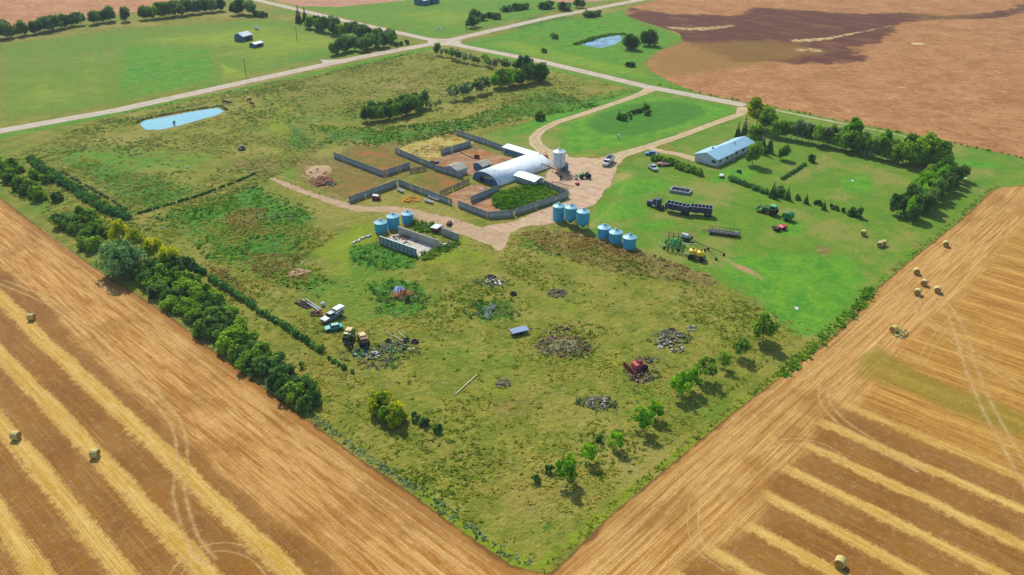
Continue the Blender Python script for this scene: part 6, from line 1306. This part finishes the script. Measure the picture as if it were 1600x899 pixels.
# red machine
r = empty('red_swather', (*X_(997, 577), 0), R(-20), 'faded pinkish-red swather wreck in the lower pasture', 'swather'); MB().prism([(-1.4, .7), (1.4, .7), (1.6, 1.2), (.4, 1.9), (-1.2, 1.7)], -.9, .9, 'Y').build('body', PINKR, r); MB().box((.2, 0, 2.0), (1.0, 1.1, .5)).build('engine', RUST, r)
m = MB(); [m.tube((-2.3, -2.4, .3+.3*k), (-2.3, 2.4, .4+.3*k), .09, None, 6) for k in range(4)]; [m.box((-2.2, -2.2+k*.55, .7), (.5, .12, 1.0), ry=.2) for k in range(9)]; m.build('header', RUST, r); MB().path([(1.2, -.6, 1.2), (3.8, -2.6, .6)], .12).build('pole', CREAM, r); [wheel(r, 1.0, s*1.2, .7, .4, lug=True, rim=PINKR) for s in (-1, 1)]; wheel(r, -1.2, 0, .45, .3)
heap('scrap_heap', 1001, 590, 2.2, .8, 80, [STEELD, RUST, WOODG], 'dark grey scrap pile right below the faded red swather', 51, 1.3, R(-30), long=True); heap('scrap_heap', 1012, 562, 1.8, .5, 26, [STEELD, WOODG], 'dark bits scattered above the faded red swather', 52, 1.5, R(-20), long=True)
# bunk bay contents
heap('scrap_heap', 640, 370, 2.4, .8, 60, [RUST, PINKR, WOODG, STEELD], 'reddish scrap inside the bay behind the pale ribbed wall', 61, 1.2, long=True); heap('scrap_heap', 622, 372, 1.8, .6, 30, [HG, WOODG, LIME], 'grey junk in the bay corner under the middle bin', 62, long=True)
heap('scrap_heap', 698, 384, 2.4, .9, 60, [WHITEP, HG, STEELD, RUST], 'white and grey scrap between the short wall and the tall grey wall', 63, long=True); heap('timber_pile', 664, 354, 2.4, .5, 26, [LIME, WOODG, CREAM], 'pale timber in the weeds behind the tall grey bunk wall', 64, 1.2, cat='timber pile', long=True)
tufts('bunk_weeds', 420, mask_poly([(640, 345), (690, 352), (690, 368), (650, 362)], [(650, 400), (715, 378), (722, 382), (680, 404), (655, 408)]), .8, tuft_mat('bunk_weed_leaves', (70, 110, 44), (110, 140, 60), (140, 140, 80)), 71, 'green weeds growing round the bunk walls', 'weeds', .5)
r = empty('boxed_trailer', (*X_(682, 361), 0), .3, 'small rusty trailer with a white top between the bunk walls', 'trailer'); MB().b2(-1.5, 1.5, -1.1, 1.1, .5, 1.4).build('box', RUST, r); MB().b2(-1.6, 1.6, -1.2, 1.2, 1.42, 1.55).build('top', WHITEP, r); [wheel(r, x, s*1.15, .38, .22) for x in (-.9, .9) for s in (-1, 1)]
r = empty('small_red_tractor', (*X_(702, 352), 0), .6, 'tiny dark red machine on the track edge above the short bunk wall', 'machine'); MB().prism([(-1, .5), (1.2, .5), (1.1, 1.1), (-.2, 1.3), (-1, 1.0)], -.45, .45, 'Y').build('body', simple('dull_dark_red', (110, 44, 44), .7, 0, .2), r); [wheel(r, x, s*.6, .42, .25) for x in (-.6, .7) for s in (-1, 1)]; MB().b2(.2, 1.8, -.9, -.6, .3, .45).build('fork', RIM, r)
r = empty('pallet_row', (*X_(566, 374), 0), R(20), 'broken row of whitish blocks left of the bunk bins', 'blocks'); rr = random.Random(4)
for k in range(8): MB().box((-3.5+k*.95, rr.uniform(-.4, .4), .25), (.7, .6, .5), rz=rr.random(), taper=.9).build('block', LIME if k % 2 else WHITEP, r)
r.rotation_euler.z = math.atan2(P(592, 362).y-P(554, 379).y, P(592, 362).x-P(554, 379).x)
# troughs and tank by the long plank fence
for (pa, pb), l_ in ((((664, 315), (676, 319)), 'white trough nearest the dirt track in front of the fence'), (((671, 309), (686, 315)), 'longer white trough right against the long plank fence'), (((622, 298), (630, 302)), 'short white trough beside the plank fence corner')):
    loc, rz, l = lay(pa, pb); r = empty('feed_trough', loc, rz, l_, 'trough', 'white feed troughs'); m = MB(); L2 = max(1.3, l/2); [m.b2(-L2, L2, s*.42-.05, s*.42+.05, .35, .85) for s in (-1, 1)]; [m.b2(s*L2-.05, s*L2+.05, -.37, .37, .35, .85) for s in (-1, 1)]; m.b2(-L2+.05, L2-.05, -.37, .37, .35, .45); m.build('basin', WHITEP, r); [MB().b2(x-.06, x+.06, -.35, .35, 0, .35).build('leg', STEELD, r) for x in (-L2*.7, L2*.7)]
r = empty('wrecked_wagon', (*X_(588, 312), 0), -.9, 'small rusty wagon with a whitish top by the plank fence', 'wagon'); MB().b2(-1.3, 1.3, -.9, .9, .5, 1.3).build('box', RUST, r); MB().box((-.2, .1, 1.42), (1.9, 1.5, .2), ry=.12).build('cover', WHITEP, r); [wheel(r, x, s*.95, .35, .2) for x in (-.8, .8) for s in (-1, 1)]
r = empty('cattle_feeder', (*X_(675, 257), 0), -.7, 'round dark cattle feeder in the corner of the straw pen', 'feeder'); MB().lathe([(1.2, .1), (1.2, .9), (1.15, .9), (1.15, .1)], 18).build('ring', RUST, r); MB().box((1.8, 1.0, .5), (1.6, .8, .6), rz=.5).build('bunk', DARKBLUE, r)
r = empty('cattle_feeder', (*X_(745, 247), 0), -.7, 'dark red cattle feeder in the middle of the cattle pen', 'feeder'); MB().lathe([(1.1, .1), (1.1, .9), (1.05, .9), (1.05, .1)], 18).build('ring', RUST, r)
o = drill_pipe((715, 236), (740, 249), 'dark pole lying across the cattle pen', 'dark_pole', WOODB, .16)
heap('white_debris', 765, 300, 2.4, 1.2, 22, [WHITEP, LIME, HG], 'white sacks and sheets dumped at the arched barn corner', 81, 1.8, R(80), 'debris')
heap('feed_litter', 668, 234, 4.5, .15, 60, [LIME, simple('pale_straw', (226, 210, 150), .95, 0, .2), SAND], 'pale straw litter spread over the straw pen', 82, 1.6, 0.2, 'straw litter')
r = empty('stock_tank', (*X_(378, 234), 0), .4, 'dark water trough beside the cattle trail in the left pasture', 'water trough'); MB().lathe([(1.4, 0), (1.45, .7), (1.3, .7), (1.3, .3)], 18).build('basin', STEELD, r); MB().box((1.2, .4, .8), (.5, .5, 1.2)).build('pump', GREYP, r)
for px, py, l_ in ((293, 261, 'white stone lying alone in the left pasture'), (257, 356, 'white stone in the weeds right of the yellow trees'), (474, 410, 'white stone beside the weathered straw heap')): o = mound(.5, .45, int(px), 1.2, 9).build('white_stone', WHITEP); o.location = (*X_(px, py), 0); tag(o, l_, 'stone')
# utility poles
for px, py, hh, l_ in ((464.5, 65.5, 8.5, 'wooden power pole in the far farmyard across the main road'), (384.5, 119, 8.5, 'power pole beside the main road left of the far farmyard'), (728.5, 50, 7.5, 'faint power pole in the grass beyond the crossroads')):
    r = empty('utility_pole', (*X_(px, py), 0), .4, l_, 'power pole'); MB().tube((0, 0, -.2), (0, 0, hh), .16, .11, 8).build('pole', WOODB, r); MB().b2(-1.1, 1.1, -.07, .07, hh-.8, hh-.65).build('crossarm', WOODB, r); [MB().tube((x, 0, hh-.65), (x, 0, hh-.45), .05, .03, 6).build('insulator', GREYP, r) for x in (-1, 0, 1)]
heap('white_debris', 442, 46, 3.5, .5, 26, [WHITEP, PINKR, LIME], 'pale debris spread in front of the far spruces', 91, 2.2, .3, 'debris').location = (*X_(484, 43), 0)
heap('white_debris', 685, 46, 3, .4, 20, [WHITEP, HG], 'pale debris in the grass above the crossroads', 92, 1.8, .3, 'debris')
# far small cars near the outbuilding
pickup((398, 44), (404, 48), WHITEP, 'distant white vehicle left of the far spruces', L=5.0)
# ---------------------------------------------------------------- round bales
def bale(px, py, yaw, label, group='round bales on the stubble', nm='round_bale'):
    r = empty(nm, (*X_(px, py), 0), yaw, label, 'hay bale', group); q = .84
    MB().lathe([(q*.9, -.72), (q, -.66), (q*1.01, -.3), (q, 0), (q*1.01, .3), (q, .66), (q*.9, .72)], 26, c=(0, 0, q*.97), axis='Y').build('wrapped_side', STRAW, r, True)
    for s in (-1, 1): MB().lathe([(q*.86, 0), (q*.6, .015), (q*.3, .03), (.02, .035)], 22, c=(0, s*.722, q*.97), axis='Y').build('straw_end', STRAWD, r) if s > 0 else MB().lathe([(.02, -.035), (q*.3, -.03), (q*.6, -.015), (q*.86, 0)], 22, c=(0, s*.722, q*.97), axis='Y').build('straw_end', STRAWD, r)
    return r
bale(50, 500, R(50), 'topmost round bale in the left stubble'); bale(26, 686, R(35), 'round bale at the left picture edge of the stubble'); bale(149.5, 714, R(40), 'round bale below and right of the other two in the left stubble')
bale(1311.5, 884, R(100), 'nearest round bale at the bottom of the right stubble')
bale(1477, 385, R(110), 'farthest round bale on the right stubble, beside its edge'); bale(1431, 428, R(115), 'round bale first of the loose cluster nearest the mown edge'); bale(1443.5, 446, R(95), 'round bale second down in the loose cluster'); bale(1433, 460.5, R(100), 'lowest round bale of the loose cluster'); bale(1464, 457, R(105), 'rightmost round bale of the loose cluster')
gl = 'round bales on the mown yard'
bale(1349, 368, R(100), 'pale round bale alone on the lawn below the shrub line', gl); bale(1374.5, 386, R(100), 'left bale of the close pair on the lawn', gl); bale(1380, 384, R(95), 'right bale of the close pair on the lawn', gl)
r = bale(1396, 519, R(70), 'broken bale spilling straw on the right stubble'); 
heap('spilled_straw', 1405, 522, 1.7, .5, 60, [STRAW, STRAWD], 'loose straw spilled beside the broken bale', 95, 1.5, 0, 'straw')
# ---------------------------------------------------------------- cattle
def cow(px, py, rz, m_, label, graze=True, z=0.0):
    r = empty('cow', (*X_(px, py), z), rz, label, 'cow', 'cattle round the pasture pond')
    me = bpy.data.meshes.new('body')
    nz = (.45 if graze else 1.55)
    pts = [(0, 0, 1.05), (-.75, 0, 1.1), (.6, 0, 1.1), (1.0, 0, 1.15 if graze else 1.35), (1.35, 0, nz+.15), (1.6, 0, nz-.12), (.62, .22, .62), (.62, .24, .3), (.64, .24, .03), (.62, -.22, .62), (.55, -.24, .3), (.52, -.24, .03), (-.85, .22, .7), (-.98, .24, .42), (-.9, .24, .03), (-.85, -.22, .7), (-1.0, -.24, .42), (-.94, -.24, .03), (-1.1, 0, 1.1), (-1.22, 0, .6), (1.3, .2, nz+.28), (1.3, -.2, nz+.28)]
    ed = [(0, 1), (0, 2), (2, 3), (3, 4), (4, 5), (2, 6), (6, 7), (7, 8), (2, 9), (9, 10), (10, 11), (1, 12), (12, 13), (13, 14), (1, 15), (15, 16), (16, 17), (1, 18), (18, 19), (4, 20), (4, 21)]
    rad = [.42, .36, .36, .24, .17, .11, .15, .09, .07, .15, .09, .07, .19, .10, .07, .19, .10, .07, .06, .04, .05, .05]
    me.from_pydata(pts, ed, []); o = bpy.data.objects.new('body', me); col.objects.link(o); o.parent = r; me.materials.append(m_)
    sk = o.modifiers.new('skin', 'SKIN'); 
    for v_, q in zip(me.skin_vertices[0].data if me.skin_vertices else [], rad): v_.radius = (q, q)
    if not me.skin_vertices:
        pass
    sk.use_smooth_shade = True; sd_ = o.modifiers.new('sub', 'SUBSURF'); sd_.levels = 1; sd_.render_levels = 1
    return o, rad
CW = [(386, 145, 1.0, HIDEW, 'pale cow standing farthest up the far pasture fence'), (352, 162, 2.4, HIDEB, 'black cow left of the pair at the pond tip'), (358.5, 163.5, 5.6, HIDEB, 'black cow right of the pair at the pond tip'), (389, 159, .3, HIDER, 'dark brown cow below the pale one'), (394.5, 165, 1.9, HIDEB, 'lowest black cow beside the far pasture fence'), (272.5, 194.5, 4.0, HIDEB, 'black cow wading alone in the pond')]
for px, py, a, m_, l_ in CW: o, rad = cow(px, py, a, m_, l_); CWO = o
def set_skin():
    for o in bpy.data.objects:
        if o.name.startswith('body') and any(m.type == 'SKIN' for m in o.modifiers):
            me = o.data; rads = [.42, .36, .36, .24, .17, .11, .15, .09, .07, .15, .09, .07, .19, .10, .07, .19, .10, .07, .06, .04, .05, .05]
            if not len(me.skin_vertices): 
                import bmesh
                bm = bmesh.new(); bm.from_mesh(me); sk = bm.verts.layers.skin.verify()
                for i, v in enumerate(bm.verts): v[sk].radius = (rads[i], rads[i]); v[sk].use_root = (i == 0)
                bm.to_mesh(me); bm.free()
            else:
                for i, v in enumerate(me.skin_vertices[0].data): v.radius = (rads[i], rads[i]); v.use_root = (i == 0)
set_skin()
# =================================================================== HAZE
g = G('haze_air'); pv = g.n('ShaderNodeVolumePrincipled'); pv.inputs['Color'].default_value = (.78, .88, 1, 1); pv.inputs['Density'].default_value = .00011; pv.inputs['Anisotropy'].default_value = .0
g.t.links.new(pv.outputs[0], g.out.inputs[1])
hz = MB().box((500, 500, 54), (9000, 9000, 110)).build('haze', g.m); tag(hz, kind='stuff')
